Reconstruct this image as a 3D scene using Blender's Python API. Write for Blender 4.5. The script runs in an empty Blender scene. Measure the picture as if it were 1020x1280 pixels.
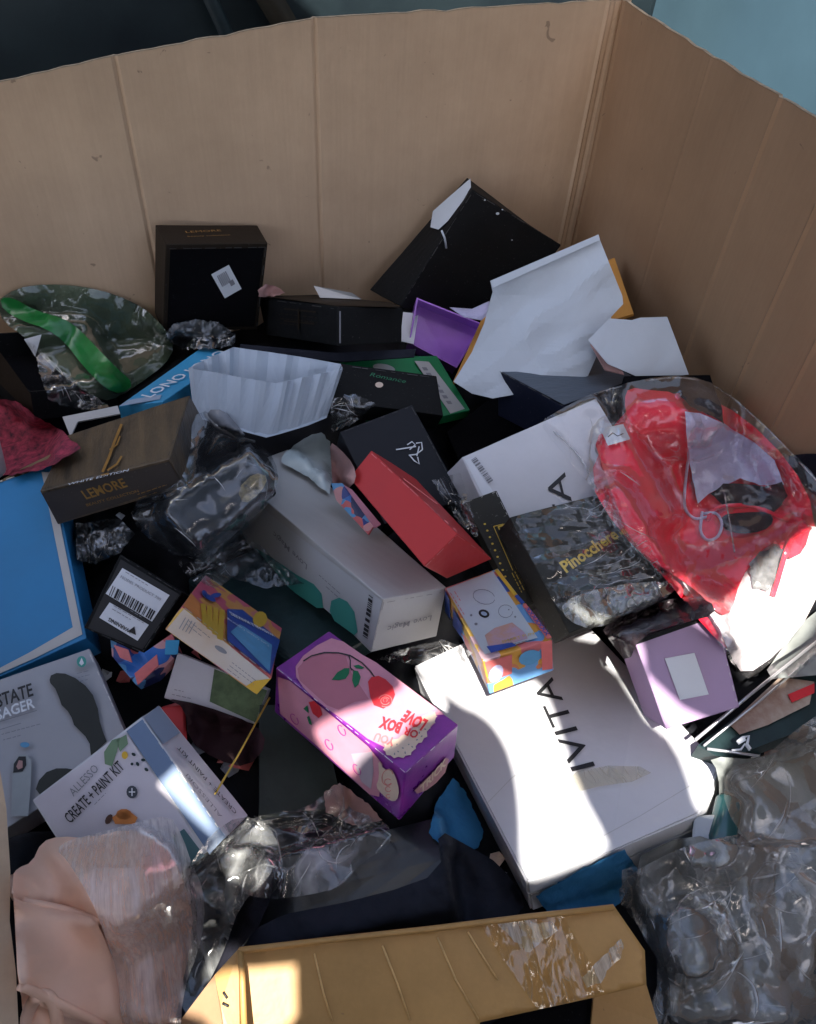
import bpy, bmesh, math, random
import numpy as np
from mathutils import Vector, Matrix, noise, geometry
from mathutils.bvhtree import BVHTree
from math import radians

# ---------------------------------------------------------------- camera, world, sun, exposure
S = bpy.context.scene
COL = S.collection
F_PX, CX, CY = 1000.0, 510.0, 640.0          # the photograph's pixels
CAM = np.array([0.0, 0.0, 1.0])
_d = np.array([-70.0, 950.0, F_PX]); _d /= np.linalg.norm(_d)
_f = np.array([63 - CX, 0.0, F_PX]); _f[1] = -(_f[0]*_d[0] + _f[2]*_d[2])/_d[1]; _f /= np.linalg.norm(_f)
MW = np.array([np.cross(_f, -_d), _f, -_d])  # world axes in camera coordinates
cam = bpy.data.cameras.new('camera'); camo = bpy.data.objects.new('camera', cam); COL.objects.link(camo)
cam.sensor_fit = 'VERTICAL'; cam.sensor_height = 24; cam.lens = 24*F_PX/1280; cam.clip_start = .02; cam.clip_end = 200
R = Matrix(MW.tolist()) @ Matrix(((1,0,0),(0,-1,0),(0,0,-1)))
camo.matrix_world = Matrix.Translation(CAM.tolist()) @ R.to_4x4()
S.camera = camo

SUN = np.array([-.25, -.433, .866]); SUN /= np.linalg.norm(SUN)
W = bpy.data.worlds.new("World"); S.world = W; W.use_nodes = True
nt = W.node_tree; sky = nt.nodes.new('ShaderNodeTexSky'); sky.sky_type = 'NISHITA'; sky.sun_disc = False; sky.air_density = .75; sky.dust_density = 3.5; sky.ozone_density = .4
sky.sun_elevation = math.asin(SUN[2]); sky.sun_rotation = math.atan2(SUN[0], SUN[1])
bg = nt.nodes['Background']; nt.links.new(sky.outputs[0], bg.inputs[0]); bg.inputs[1].default_value = .15
sl = bpy.data.lights.new('sun', 'SUN'); sl.energy = 4.6; sl.angle = radians(.5); sl.color = (1, .95, .87)
so = bpy.data.objects.new('sun', sl); COL.objects.link(so)
so.rotation_euler = Vector(SUN.tolist()).to_track_quat('Z', 'Y').to_euler()
S.view_settings.view_transform = 'Standard'; S.view_settings.look = 'None'; S.view_settings.gamma = 1
S.view_settings.exposure = 1.82
S.cycles.max_bounces = 8; S.cycles.transparent_max_bounces = 24; S.cycles.caustics_reflective = False

def ray(px, py):
    v = MW @ np.array([px-CX, py-CY, F_PX]); return v/np.linalg.norm(v)
def at(px, py, z):
    d = ray(px, py); return CAM + d*((z-CAM[2])/d[2])
def at_plane(px, py, p0, n):
    d = ray(px, py); return CAM + d*(np.dot(p0-CAM, n)/np.dot(d, n))

# ---------------------------------------------------------------- materials
def lin(c):
    return tuple(((v/255)/12.92 if v/255 <= .04045 else ((v/255+.055)/1.055)**2.4) for v in c)
MATS = {}
def mat(name, col, rough=.55, spec=.35, var=.10, scale=9, bump=.15, bscale=60, metal=0, streak=None, col2=None, coat=0, sheen=0, dust=0, flute=False):
    if name in MATS: return MATS[name]
    m = bpy.data.materials.new(name); m.use_nodes = True; t = m.node_tree; N = t.nodes; Lk = t.links.new
    p = N['Principled BSDF']; p.inputs['Roughness'].default_value = rough; p.inputs['Specular IOR Level'].default_value = spec
    p.inputs['Metallic'].default_value = metal; p.inputs['Coat Weight'].default_value = coat; p.inputs['Coat Roughness'].default_value = .12
    p.inputs['Sheen Weight'].default_value = sheen
    tc = N.new('ShaderNodeTexCoord'); mp = N.new('ShaderNodeMapping'); Lk(tc.outputs['Object'], mp.inputs[0])
    if streak: mp.inputs['Scale'].default_value = streak
    n = N.new('ShaderNodeTexNoise'); n.inputs['Scale'].default_value = scale; n.inputs['Detail'].default_value = 6; n.inputs['Roughness'].default_value = .65
    Lk(mp.outputs[0], n.inputs[0])
    cr = N.new('ShaderNodeValToRGB'); Lk(n.outputs[0], cr.inputs[0])
    a = np.array(col); b = np.array(col2) if col2 else a*(1+var)
    a = a*(1-var) if not col2 else a
    cr.color_ramp.elements[0].position = .32; cr.color_ramp.elements[1].position = .68
    cr.color_ramp.elements[0].color = (*np.clip(a,0,1), 1); cr.color_ramp.elements[1].color = (*np.clip(b,0,1), 1)
    out = cr.outputs[0]
    if dust:
        n3 = N.new('ShaderNodeTexNoise'); n3.inputs['Scale'].default_value = 220; n3.inputs['Detail'].default_value = 3
        Lk(tc.outputs['Object'], n3.inputs[0])
        r3 = N.new('ShaderNodeValToRGB'); r3.color_ramp.elements[0].position = .66; r3.color_ramp.elements[1].position = .8
        Lk(n3.outputs[0], r3.inputs[0])
        ml = N.new('ShaderNodeMath'); ml.operation = 'MULTIPLY'; ml.inputs[1].default_value = dust; Lk(r3.outputs[0], ml.inputs[0])
        mx = N.new('ShaderNodeMixRGB'); mx.inputs[2].default_value = (.45,.43,.4,1); Lk(ml.outputs[0], mx.inputs[0]); Lk(out, mx.inputs[1]); out = mx.outputs[0]
    if flute:
        n4 = N.new('ShaderNodeTexNoise'); n4.inputs['Scale'].default_value = 2.3; n4.inputs['Detail'].default_value = 8; n4.inputs['Roughness'].default_value = .7; Lk(tc.outputs['Object'], n4.inputs[0])
        r4 = N.new('ShaderNodeValToRGB'); r4.color_ramp.elements[0].position = .30; r4.color_ramp.elements[1].position = .62; r4.color_ramp.elements[0].color = (.74,.72,.70,1); r4.color_ramp.elements[1].color = (1,1,1,1); Lk(n4.outputs[0], r4.inputs[0])
        m4 = N.new('ShaderNodeMixRGB'); m4.blend_type = 'MULTIPLY'; m4.inputs[0].default_value = .75; Lk(out, m4.inputs[1]); Lk(r4.outputs[0], m4.inputs[2])
        n5 = N.new('ShaderNodeTexNoise'); n5.inputs['Scale'].default_value = 3; n5.inputs['Detail'].default_value = 2
        mp5 = N.new('ShaderNodeMapping'); mp5.inputs['Scale'].default_value = (60,60,1.2); Lk(tc.outputs['Object'], mp5.inputs[0]); Lk(mp5.outputs[0], n5.inputs[0])
        r5 = N.new('ShaderNodeMapRange'); r5.inputs[1].default_value = .3; r5.inputs[2].default_value = .7; r5.inputs[3].default_value = .975; r5.inputs[4].default_value = 1.02; Lk(n5.outputs[0], r5.inputs[0])
        m5 = N.new('ShaderNodeVectorMath'); m5.operation = 'SCALE'; Lk(m4.outputs[0], m5.inputs[0]); Lk(r5.outputs[0], m5.inputs['Scale'])
        n6 = N.new('ShaderNodeTexNoise'); n6.inputs['Scale'].default_value = 26; n6.inputs['Detail'].default_value = 2; n6.inputs['Distortion'].default_value = 1.5; Lk(tc.outputs['Object'], n6.inputs[0])
        r6 = N.new('ShaderNodeValToRGB'); r6.color_ramp.elements[0].position = .735; r6.color_ramp.elements[1].position = .76; Lk(n6.outputs[0], r6.inputs[0])
        m6 = N.new('ShaderNodeMixRGB'); m6.inputs[2].default_value = (.09,.06,.045,1); ml6 = N.new('ShaderNodeMath'); ml6.operation = 'MULTIPLY'; ml6.inputs[1].default_value = .5; Lk(r6.outputs[0], ml6.inputs[0]); Lk(ml6.outputs[0], m6.inputs[0]); Lk(m5.outputs[0], m6.inputs[1]); out = m6.outputs[0]
    Lk(out, p.inputs['Base Color'])
    rr = N.new('ShaderNodeMapRange'); rr.inputs[3].default_value = max(rough-.1, .05); rr.inputs[4].default_value = min(rough+.12, 1)
    Lk(n.outputs[0], rr.inputs[0]); Lk(rr.outputs[0], p.inputs['Roughness'])
    n2 = N.new('ShaderNodeTexNoise'); n2.inputs['Scale'].default_value = bscale; n2.inputs['Detail'].default_value = 5; Lk(mp.outputs[0], n2.inputs[0])
    bp = N.new('ShaderNodeBump'); bp.inputs['Strength'].default_value = bump; bp.inputs['Distance'].default_value = .004
    Lk(n2.outputs[0], bp.inputs['Height']); Lk(bp.outputs[0], p.inputs['Normal'])
    MATS[name] = m; return m

def film(name, haze=.10, tint=(1,1,1), hazecol=(.8,.8,.8), gloss=.16, rough=.10, fscale=11, crease=.55, facet=.55, stretch=(1,.45,.7), rot=(0,0,.6), streak=None, streak_amt=0):
    """clear or milky plastic film: see-through, flat facets between creases, whitened along the creases"""
    if name in MATS: return MATS[name]
    m = bpy.data.materials.new(name); m.use_nodes = True; t = m.node_tree; N = t.nodes; Lk = t.links.new
    N.remove(N['Principled BSDF']); out = N['Material Output']
    def math_(op, a_, b_=None, clamp=False):
        q = N.new('ShaderNodeMath'); q.operation = op; q.use_clamp = clamp
        for i, v in enumerate((a_, b_)):
            if v is None: continue
            if isinstance(v, (int, float)): q.inputs[i].default_value = v
            else: Lk(v, q.inputs[i])
        return q.outputs[0]
    tr = N.new('ShaderNodeBsdfTransparent'); tr.inputs[0].default_value = (*tint, 1)
    gl = N.new('ShaderNodeBsdfGlossy'); gl.inputs['Roughness'].default_value = rough
    df = N.new('ShaderNodeBsdfDiffuse'); df.inputs[0].default_value = (*hazecol, 1)
    tl = N.new('ShaderNodeBsdfTranslucent'); tl.inputs[0].default_value = (*hazecol, 1)
    tc = N.new('ShaderNodeTexCoord'); mp = N.new('ShaderNodeMapping'); Lk(tc.outputs['Object'], mp.inputs[0]); mp.inputs['Scale'].default_value = stretch; mp.inputs['Rotation'].default_value = rot
    wn = N.new('ShaderNodeTexNoise'); wn.inputs['Scale'].default_value = 7; wn.inputs['Detail'].default_value = 3; Lk(tc.outputs['Object'], wn.inputs[0])
    vm = N.new('ShaderNodeVectorMath'); vm.operation = 'SCALE'; vm.inputs['Scale'].default_value = .10; Lk(wn.outputs['Color'], vm.inputs[0])
    va = N.new('ShaderNodeVectorMath'); va.operation = 'ADD'; Lk(mp.outputs[0], va.inputs[0]); Lk(vm.outputs[0], va.inputs[1])
    geo = N.new('ShaderNodeNewGeometry'); tot = None; lines = None
    for k, (sc_, w_) in enumerate(((fscale, 1.0), (fscale*2.6, .6))):
        v1 = N.new('ShaderNodeTexVoronoi'); v1.feature = 'F1'; v1.inputs['Scale'].default_value = sc_; Lk(va.outputs[0], v1.inputs['Vector'])
        v2 = N.new('ShaderNodeTexVoronoi'); v2.feature = 'DISTANCE_TO_EDGE'; v2.inputs['Scale'].default_value = sc_; Lk(va.outputs[0], v2.inputs['Vector'])
        sub = N.new('ShaderNodeVectorMath'); sub.operation = 'SUBTRACT'; sub.inputs[1].default_value = (.5,.5,.5); Lk(v1.outputs['Color'], sub.inputs[0])
        scl = N.new('ShaderNodeVectorMath'); scl.operation = 'SCALE'; scl.inputs['Scale'].default_value = facet*w_; Lk(sub.outputs[0], scl.inputs[0])
        if tot is None: tot = scl.outputs[0]
        else:
            ad = N.new('ShaderNodeVectorMath'); ad.operation = 'ADD'; Lk(tot, ad.inputs[0]); Lk(scl.outputs[0], ad.inputs[1]); tot = ad.outputs[0]
        mrl = N.new('ShaderNodeMapRange'); mrl.inputs[1].default_value = 0; mrl.inputs[2].default_value = .055 if k == 0 else .07; mrl.inputs[3].default_value = 1; mrl.inputs[4].default_value = 0
        Lk(v2.outputs['Distance'], mrl.inputs[0]); ln = math_('MULTIPLY', math_('POWER', mrl.outputs[0], 1.6), w_)
        lines = ln if lines is None else math_('MAXIMUM', lines, ln)
    ad = N.new('ShaderNodeVectorMath'); ad.operation = 'ADD'; Lk(geo.outputs['Normal'], ad.inputs[0]); Lk(tot, ad.inputs[1])
    nm = N.new('ShaderNodeVectorMath'); nm.operation = 'NORMALIZE'; Lk(ad.outputs[0], nm.inputs[0]); Lk(nm.outputs[0], gl.inputs['Normal'])
    msk = N.new('ShaderNodeTexNoise'); msk.inputs['Scale'].default_value = 12; msk.inputs['Detail'].default_value = 4; Lk(tc.outputs['Object'], msk.inputs[0])
    mk = N.new('ShaderNodeMapRange'); mk.inputs[1].default_value = .42; mk.inputs[2].default_value = .66; Lk(msk.outputs[0], mk.inputs[0])
    ln = math_('MULTIPLY', math_('MULTIPLY', lines, mk.outputs[0]), crease)  # milky crease whitening; also stands in for bright highlights along the folds
    lw = N.new('ShaderNodeLayerWeight'); lw.inputs[0].default_value = .3; Lk(nm.outputs[0], lw.inputs['Normal'])
    mr = N.new('ShaderNodeMapRange'); mr.inputs[3].default_value = gloss*.4; mr.inputs[4].default_value = min(gloss*4, .85); Lk(lw.outputs['Fresnel'], mr.inputs[0])
    hz = haze
    if streak:
        ms = N.new('ShaderNodeMapping'); ms.inputs['Scale'].default_value = streak; ms.inputs['Rotation'].default_value = rot; Lk(tc.outputs['Object'], ms.inputs[0])
        sn = N.new('ShaderNodeTexNoise'); sn.inputs['Scale'].default_value = 9; sn.inputs['Detail'].default_value = 6; sn.inputs['Roughness'].default_value = .7; Lk(ms.outputs[0], sn.inputs[0])
        hm = N.new('ShaderNodeMapRange'); hm.inputs[1].default_value = .38; hm.inputs[2].default_value = .66; hm.inputs[3].default_value = haze*(1-streak_amt); hm.inputs[4].default_value = min(.97, haze*(1+streak_amt)); Lk(sn.outputs[0], hm.inputs[0]); hz = hm.outputs[0]
    hz = math_('ADD', ln, hz, True)
    mixd = N.new('ShaderNodeMixShader'); mixd.inputs[0].default_value = .35; Lk(df.outputs[0], mixd.inputs[1]); Lk(tl.outputs[0], mixd.inputs[2])
    m1 = N.new('ShaderNodeMixShader'); Lk(tr.outputs[0], m1.inputs[1]); Lk(mixd.outputs[0], m1.inputs[2]); Lk(hz, m1.inputs[0])
    m2 = N.new('ShaderNodeMixShader'); Lk(m1.outputs[0], m2.inputs[1]); Lk(gl.outputs[0], m2.inputs[2]); Lk(mr.outputs[0], m2.inputs[0])
    Lk(m2.outputs[0], out.inputs[0]); MATS[name] = m; return m

def tri(x): x = x % 1.0; return abs(x-.5)*2
def fold(p, seed, f=6):
    """sharp folds with flat panels between them"""
    rg = random.Random(seed); w = 0
    for k in range(5):
        th = rg.uniform(0, math.pi); fr = f*(.5+.45*k)*rg.uniform(.8, 1.2); ph = rg.random(); am = 1/(1+.8*k)
        q = p[0]*math.cos(th)+p[1]*math.sin(th)+p[2]*.6+.03*nz(p, 5, seed+k)
        w += am*(tri(q*fr+ph)-.5)*(.35+.65*min(1, max(0, .5+1.6*nz(p, 3.5, seed+k*3))))
    return w

# ---------------------------------------------------------------- objects
GEO = []                                       # (verts, faces) of everything solid built so far
def thing(name, label, cat, loc, group=None, kind=None):
    o = bpy.data.objects.new(name, None); COL.objects.link(o); o.location = [float(v) for v in loc]; o.empty_display_size = .05
    o['label'] = label; o['category'] = cat
    if group: o['group'] = group
    if kind: o['kind'] = kind
    return o
def link(name, verts, faces, m, parent=None, smooth=False, solid=True, label=None):
    verts = np.asarray(verts, float)
    if solid: GEO.append((verts, [tuple(f) for f in faces]))
    off = np.array(parent_world(parent)) if parent else np.zeros(3)
    me = bpy.data.meshes.new(name); me.from_pydata((verts-off).tolist(), [], [tuple(int(i) for i in f) for f in faces]); me.materials.append(m)
    if smooth: me.polygons.foreach_set('use_smooth', [True]*len(me.polygons))
    me.update()
    o = bpy.data.objects.new(name, me); COL.objects.link(o)
    if parent: o.parent = parent
    if label: o['label'] = label
    return o
def parent_world(p):
    v = Vector(p.location)
    while p.parent: p = p.parent; v += Vector(p.location)
    return v
def set_kind(o, k): o['kind'] = k; return o
def nz(p, s=1.0, seed=0):
    return noise.noise(Vector((p[0]*s+seed*7.3, p[1]*s-seed*3.1, p[2]*s+seed)))
def hexa(P, cuts=5, bev=.0015, amp=.0007, freq=14, seed=0, cap=None):
    """a carton from eight world corners: slightly warped faces, softened edges"""
    bm = bmesh.new(); v = [bm.verts.new(p) for p in P]
    for f in ((0,1,3,2),(4,6,7,5),(0,4,5,1),(2,3,7,6),(0,2,6,4),(1,5,7,3)): bm.faces.new([v[i] for i in f])
    bmesh.ops.recalc_face_normals(bm, faces=bm.faces)
    edges = list(bm.edges)
    bmesh.ops.bevel(bm, geom=edges, offset=bev, segments=2, affect='EDGES', profile=.5)
    big = [e for e in bm.edges if e.calc_length() > .012]
    bmesh.ops.subdivide_edges(bm, edges=big, cuts=cuts, use_grid_fill=True)
    bm.normal_update()
    for x in bm.verts:
        d = nz(x.co, freq, seed)*amp + nz(x.co, freq*3, seed+5)*amp*.4
        x.co += x.normal*d
    bm.verts.index_update()
    V = np.array([x.co[:] for x in bm.verts]); Fc = [tuple(x.index for x in f.verts) for f in bm.faces]; bm.free()
    return V, Fc
class Box:
    """P: eight corners, index = 4a+2b+c"""
    def __init__(s, key, P=None): s.P = np.array(P if P is not None else BOX[key], float); s.c = s.P.mean(0)
    def face(s, f='c+'):
        ax = 'abc'.index(f[0]); w = 4 >> ax; on = f[1] == '+'
        idx = [i for i in range(8) if bool(i & w) == on]; Q = s.P[idx]; p0 = Q.mean(0)
        n = np.cross(Q[3]-Q[0], Q[2]-Q[1]); n /= np.linalg.norm(n)
        if np.dot(n, p0-s.c) < 0: n = -n
        dev = float(np.abs((Q-p0)@n).max()); return p0+n*min(dev*.55, .004), n
    def pt(s, f, px, py, off=.0012):
        p0, n = s.face(f); return at_plane(px, py, p0+n*off, n)
def body(bx, name, m, parent, **k):
    V, Fc = hexa(bx.P, **k); return link(name, V, Fc, m, parent)
def poly3(name, pts, m, parent, solid=False, label=None):
    tris = geometry.tessellate_polygon([[Vector(p) for p in pts]])
    return link(name, pts, tris, m, parent, solid=solid, label=label)
def decal(bx, f, px, name, m, parent, off=.0014, label=None):
    return poly3(name, [bx.pt(f, *q, off) for q in px], m, parent, label=label)
def multi(bx, f, polys, name, m, parent, off=.0018):
    V, T = [], []
    for px in polys:
        pts = [bx.pt(f, *q, off) for q in px]
        for t in geometry.tessellate_polygon([[Vector(p) for p in pts]]): T.append(tuple(i+len(V) for i in t))
        V += pts
    return link(name, V, T, m, parent, solid=False)
def stroke(pts, w, closed=False):
    """a pen line of width w (pixels) as a polygon"""
    pts = [np.array(p, float) for p in pts]; L_, R_ = [], []
    for i, p in enumerate(pts):
        a = pts[max(i-1, 0)]; b = pts[min(i+1, len(pts)-1)]; d = b-a; d /= (np.linalg.norm(d)+1e-9); n = np.array([-d[1], d[0]])*w/2
        L_.append(tuple(p+n)); R_.append(tuple(p-n))
    return L_+R_[::-1]
def ell(cx, cy, rx, ry, rot=0, n=20, a0=0, a1=360):
    out = []
    for i in range(n):
        t = radians(a0+(a1-a0)*i/(n if a1-a0 == 360 else n-1)); x, y = rx*math.cos(t), ry*math.sin(t); r = radians(rot)
        out.append((cx+x*math.cos(r)-y*math.sin(r), cy+x*math.sin(r)+y*math.cos(r)))
    return out
def text(bx, f, s, p0, p1, h, m, parent, name='lettering', off=.0018, font_bold=0, shear=0, flip=False):
    """lettering on a face: baseline from pixel p0 to p1, cap height h metres; the line is fitted to the baseline"""
    q0, n = bx.face(f); a = bx.pt(f, *p0, off); b = bx.pt(f, *p1, off)
    ux = b-a; Lx = np.linalg.norm(ux); ux /= Lx; uy = np.cross(n, ux)
    if flip: uy = -uy
    cu = bpy.data.curves.new(name, 'FONT'); cu.body = s; cu.size = 1; cu.resolution_u = 2; cu.offset = font_bold; cu.shear = shear
    tmp = bpy.data.objects.new('tmp', cu); COL.objects.link(tmp)
    dg = bpy.context.evaluated_depsgraph_get(); me0 = bpy.data.meshes.new_from_object(tmp.evaluated_get(dg))
    V = np.array([v.co[:] for v in me0.vertices]); Fc = [tuple(p.vertices) for p in me0.polygons]
    bpy.data.objects.remove(tmp); bpy.data.curves.remove(cu); bpy.data.meshes.remove(me0)
    if not len(V): return
    sx = Lx/(V[:,0].max()-V[:,0].min()); V[:,0] -= V[:,0].min()
    P = a + np.outer(V[:,0]*sx, ux) + np.outer(V[:,1]*h/.73, uy)
    return link(name, P, Fc, m, parent, solid=False)
def barcode(bx, f, quad, name, m, parent, n=26, seed=1, off=.0022):
    """bars across a quad given by its pixel corners TL TR BR BL; bars run TL->BL"""
    rnd = random.Random(seed); q = [bx.pt(f, *p, off) for p in quad]; V, T = [], []; u = 0
    ws = [rnd.choice((1,1,2,3)) for _ in range(2*n)]; tot = sum(ws)
    for i, w in enumerate(ws):
        if i % 2 == 0:
            u0, u1 = u/tot, (u+w)/tot
            A = q[0]+(q[1]-q[0])*u0; B = q[0]+(q[1]-q[0])*u1; C_ = q[3]+(q[2]-q[3])*u1; D = q[3]+(q[2]-q[3])*u0
            k = len(V); V += [A,B,C_,D]; T.append((k,k+1,k+2,k+3))
        u += w
    return link(name, V, T, m, parent, solid=False)
def slab(name, pts, th, m, parent, solid=True, label=None):
    """a flat sheet of board with real thickness, behind the polygon pts (seen from the camera)"""
    pts = np.array(pts, float); n = np.zeros(3)
    for i in range(len(pts)): n += np.cross(pts[i]-pts[0], pts[(i+1) % len(pts)]-pts[0])
    n /= np.linalg.norm(n)
    if np.dot(n, CAM-pts.mean(0)) < 0: n = -n
    k = len(pts); V = np.vstack([pts, pts-n*th])
    tr = geometry.tessellate_polygon([[Vector(p) for p in pts]])
    Fc = [tuple(t) for t in tr]+[tuple(i+k for i in t[::-1]) for t in tr]+[(i, (i+1) % k, (i+1) % k+k, i+k) for i in range(k)]
    return link(name, V, Fc, m, parent, solid=solid, label=label)
_bvh = [None, 0]
def bvh():
    if _bvh[1] != len(GEO):
        V, Fc, k = [], [], 0
        for v, f in GEO:
            V.append(v); Fc += [tuple(i+k for i in x) for x in f]; k += len(v)
        _bvh[0] = BVHTree.FromPolygons(np.vstack(V).tolist(), Fc); _bvh[1] = len(GEO)
    return _bvh[0]
def inside_many(P, poly):
    P = np.atleast_2d(P).astype(float); c = np.zeros(len(P), bool); A = np.array(poly, float); Bq = np.roll(A, 1, 0)
    for (xi, yi), (xj, yj) in zip(A, Bq):
        if yi == yj: continue
        c ^= ((yi > P[:,1]) != (yj > P[:,1])) & (P[:,0] < (xj-xi)*(P[:,1]-yi)/(yj-yi)+xi)
    return c
def edge_many(P, poly):
    P = np.atleast_2d(P).astype(float); A = np.array(poly, float); d = np.full(len(P), 1e9)
    for a, b in zip(A, np.roll(A, -1, 0)):
        v = b-a; t = np.clip(((P-a)@v)/max(v@v, 1e-9), 0, 1); d = np.minimum(d, np.linalg.norm(P-a-t[:,None]*v, axis=1))
    return d
def fill_points(B, step, jit, rg):
    B_ = np.array(B); out = []; y = B_[:,1].min(); r = 0
    while y < B_[:,1].max():
        x = B_[:,0].min()+(step/2 if r % 2 else 0)
        while x < B_[:,0].max(): out.append((x+rg.uniform(-jit, jit)*step, y+rg.uniform(-jit, jit)*step)); x += step
        y += step*.87; r += 1
    if not out: return []
    out = np.array(out); k = inside_many(out, B) ; out = out[k]
    if len(out): out = out[edge_many(out, B) > step*.5]
    return [tuple(q) for q in out]
def smooth_poly(poly, k):
    for _ in range(k):
        out = []
        for i in range(len(poly)):
            a = np.array(poly[i], float); b = np.array(poly[(i+1) % len(poly)], float); out += [tuple(.75*a+.25*b), tuple(.25*a+.75*b)]
        poly = out
    return poly
def drape(name, poly, m, parent, step=7, lift=.004, bulge=0, bw=40, amp=.004, freq=18, crease=0, cfreq=12, seed=0, blur=3, rnd_edge=1, thick=0, smooth=True, solid=True, rough_edge=0, label=None, tuck=0, mn=.0008, fd=0, ff_=6):
    """a soft sheet laid over whatever is already in the heap"""
    rg = random.Random(seed+11)
    poly = smooth_poly(poly, rnd_edge)
    B = []
    for i in range(len(poly)):
        a = np.array(poly[i]); b = np.array(poly[(i+1) % len(poly)]); L_ = np.linalg.norm(b-a); k = max(1, int(L_/step))
        for j in range(k):
            q = a+(b-a)*j/k
            B.append((q[0]+rg.uniform(-1, 1)*rough_edge, q[1]+rg.uniform(-1, 1)*rough_edge))
    I = fill_points(B, step, .25, rg)
    pts = B+I; nb = len(B)
    vv, _, ff, _, _, _ = geometry.delaunay_2d_cdt([Vector(q) for q in pts], [(i, (i+1) % nb) for i in range(nb)], [], 1, 1e-5)
    T = bvh(); D = np.zeros(len(vv)); dirs = []
    for i, q in enumerate(vv):
        d = ray(q.x, q.y); dirs.append(d); best = 1e9
        for ox, oy in ((0,0),(5,0),(-5,0),(0,5),(0,-5)):
            dd = ray(q.x+ox, q.y+oy); h = T.ray_cast(Vector(CAM.tolist()), Vector(dd.tolist()), 5)
            if h[0] is not None: best = min(best, h[3])
        D[i] = best if best < 1e8 else 1.2
    nb_ = [set() for _ in vv]
    for f in ff:
        for a in range(len(f)): nb_[f[a]].add(f[a-1]); nb_[f[a-1]].add(f[a])
    D0 = D.copy()
    for _ in range(blur):
        D = np.array([min(D0[i], .4*D[i]+.6*np.mean([D[j] for j in nb_[i]])) if nb_[i] else D[i] for i in range(len(vv))])
    V = []; ED = edge_many([(q.x, q.y) for q in vv], B)
    for i, q in enumerate(vv):
        e = min(ED[i]/bw, 1)
        p = CAM+dirs[i]*D[i]
        w = nz(p, freq, seed)*amp + nz(p, freq*2.7, seed+3)*amp*.45
        if crease:
            c1 = 1-abs(nz(p, cfreq, seed+9))*3.2; c2 = 1-abs(nz(p, cfreq*2.3, seed+17))*3; c3 = 1-abs(nz(p, cfreq*5, seed+23))*3
            w += crease*(max(c1, 0)+.6*max(c2, 0)+.35*max(c3, 0))
        if fd: w += fd*fold(p, seed, ff_)
        up = lift+bulge*math.sin(e*math.pi/2)+w+amp*.6
        V.append(CAM+dirs[i]*(D[i]-max(up, mn)+tuck*(1-e)))
    V = np.array(V); Fc = [tuple(f) for f in ff]
    if thick:
        k = len(V); dn = np.array(dirs)*thick; ed = {}
        for f in Fc:
            for a in range(len(f)):
                e = (f[a-1], f[a]); ed[e] = ed.get(e, 0)+1
        side = [(a, b) for (a, b) in ed if (b, a) not in ed]
        V = np.vstack([V, V+dn]); Fc = Fc+[tuple(i+k for i in f[::-1]) for f in Fc]+[(b, a, a+k, b+k) for a, b in side]
    LAST[0] = (V[:len(vv)], [tuple(f) for f in ff])
    return link(name, V, Fc, m, parent, smooth=smooth, solid=solid, label=label)
def tube(name, pts, r, m, parent, n=7, solid=False):
    pts = [np.array(p, float) for p in pts]; V, Fc = [], []
    for i, p in enumerate(pts):
        t = pts[min(i+1, len(pts)-1)]-pts[max(i-1, 0)]; t /= np.linalg.norm(t)+1e-9
        u = np.cross(t, [0, 0, 1]); u = u/np.linalg.norm(u) if np.linalg.norm(u) > 1e-3 else np.array([1, 0, 0]); v = np.cross(t, u)
        for k in range(n): V.append(p+r*(math.cos(2*math.pi*k/n)*u+math.sin(2*math.pi*k/n)*v))
    for i in range(len(pts)-1):
        for k in range(n): Fc.append((i*n+k, i*n+(k+1) % n, (i+1)*n+(k+1) % n, (i+1)*n+k))
    Fc += [tuple(range(n))[::-1], tuple(range((len(pts)-1)*n, len(pts)*n))]
    return link(name, V, Fc, m, parent, smooth=True, solid=solid)
LAST = [None]
def ridges(parent, poly, n, m, seed=0, ang=None, spread=40, ln=(25, 80), r=(.0004, .0010), name='film_creases', dens=.2):
    """the sharp pinched creases that stand up from a film: thin, long, slightly bent"""
    rg = random.Random(seed); T_ = BVHTree.FromPolygons(LAST[0][0].tolist(), LAST[0][1]); A = np.array(poly); V, F_ = [], []; tries = 0; n = int(n*dens)
    while n > 0 and tries < 2000:
        tries += 1; x = rg.uniform(A[:,0].min(), A[:,0].max()); y = rg.uniform(A[:,1].min(), A[:,1].max())
        if not inside_many([(x, y)], poly)[0]: continue
        a = radians((rg.uniform(0, 180) if ang is None else ang+rg.gauss(0, spread))); L_ = rg.uniform(*ln); k = max(4, int(L_/6)); pts = []; bend = rg.gauss(0, .09)
        for i in range(k+1):
            d = ray(x, y); hh = T_.ray_cast(Vector(CAM.tolist()), Vector(d.tolist()), 5)
            if hh[0] is None: break
            pts.append(CAM+d*(hh[3]-.0010)); x += math.cos(a)*L_/k; y += math.sin(a)*L_/k; a += bend+rg.gauss(0, .05)
        if len(pts) < 4: continue
        n -= 1; rr_ = r[0]*.7+(r[1]*1.5-r[0]*.7)*rg.random()**2.5; base_ = len(V)
        for i, p in enumerate(pts):
            t_ = pts[min(i+1, len(pts)-1)]-pts[max(i-1, 0)]; t_ /= np.linalg.norm(t_)+1e-9; d = (p-CAM)/np.linalg.norm(p-CAM); u = np.cross(t_, d); u /= np.linalg.norm(u)+1e-9
            q = rr_*math.sin(math.pi*(i+.3)/(len(pts)-.4)); V += [p+u*q, p-d*q*1.5, p-u*q]
        for i in range(len(pts)-1):
            a_ = base_+3*i; F_ += [(a_, a_+3, a_+4, a_+1), (a_+1, a_+4, a_+5, a_+2)]
    if V: o = link(name, V, F_, m, parent, smooth=True, solid=False); o['kind'] = 'stuff'
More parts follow.
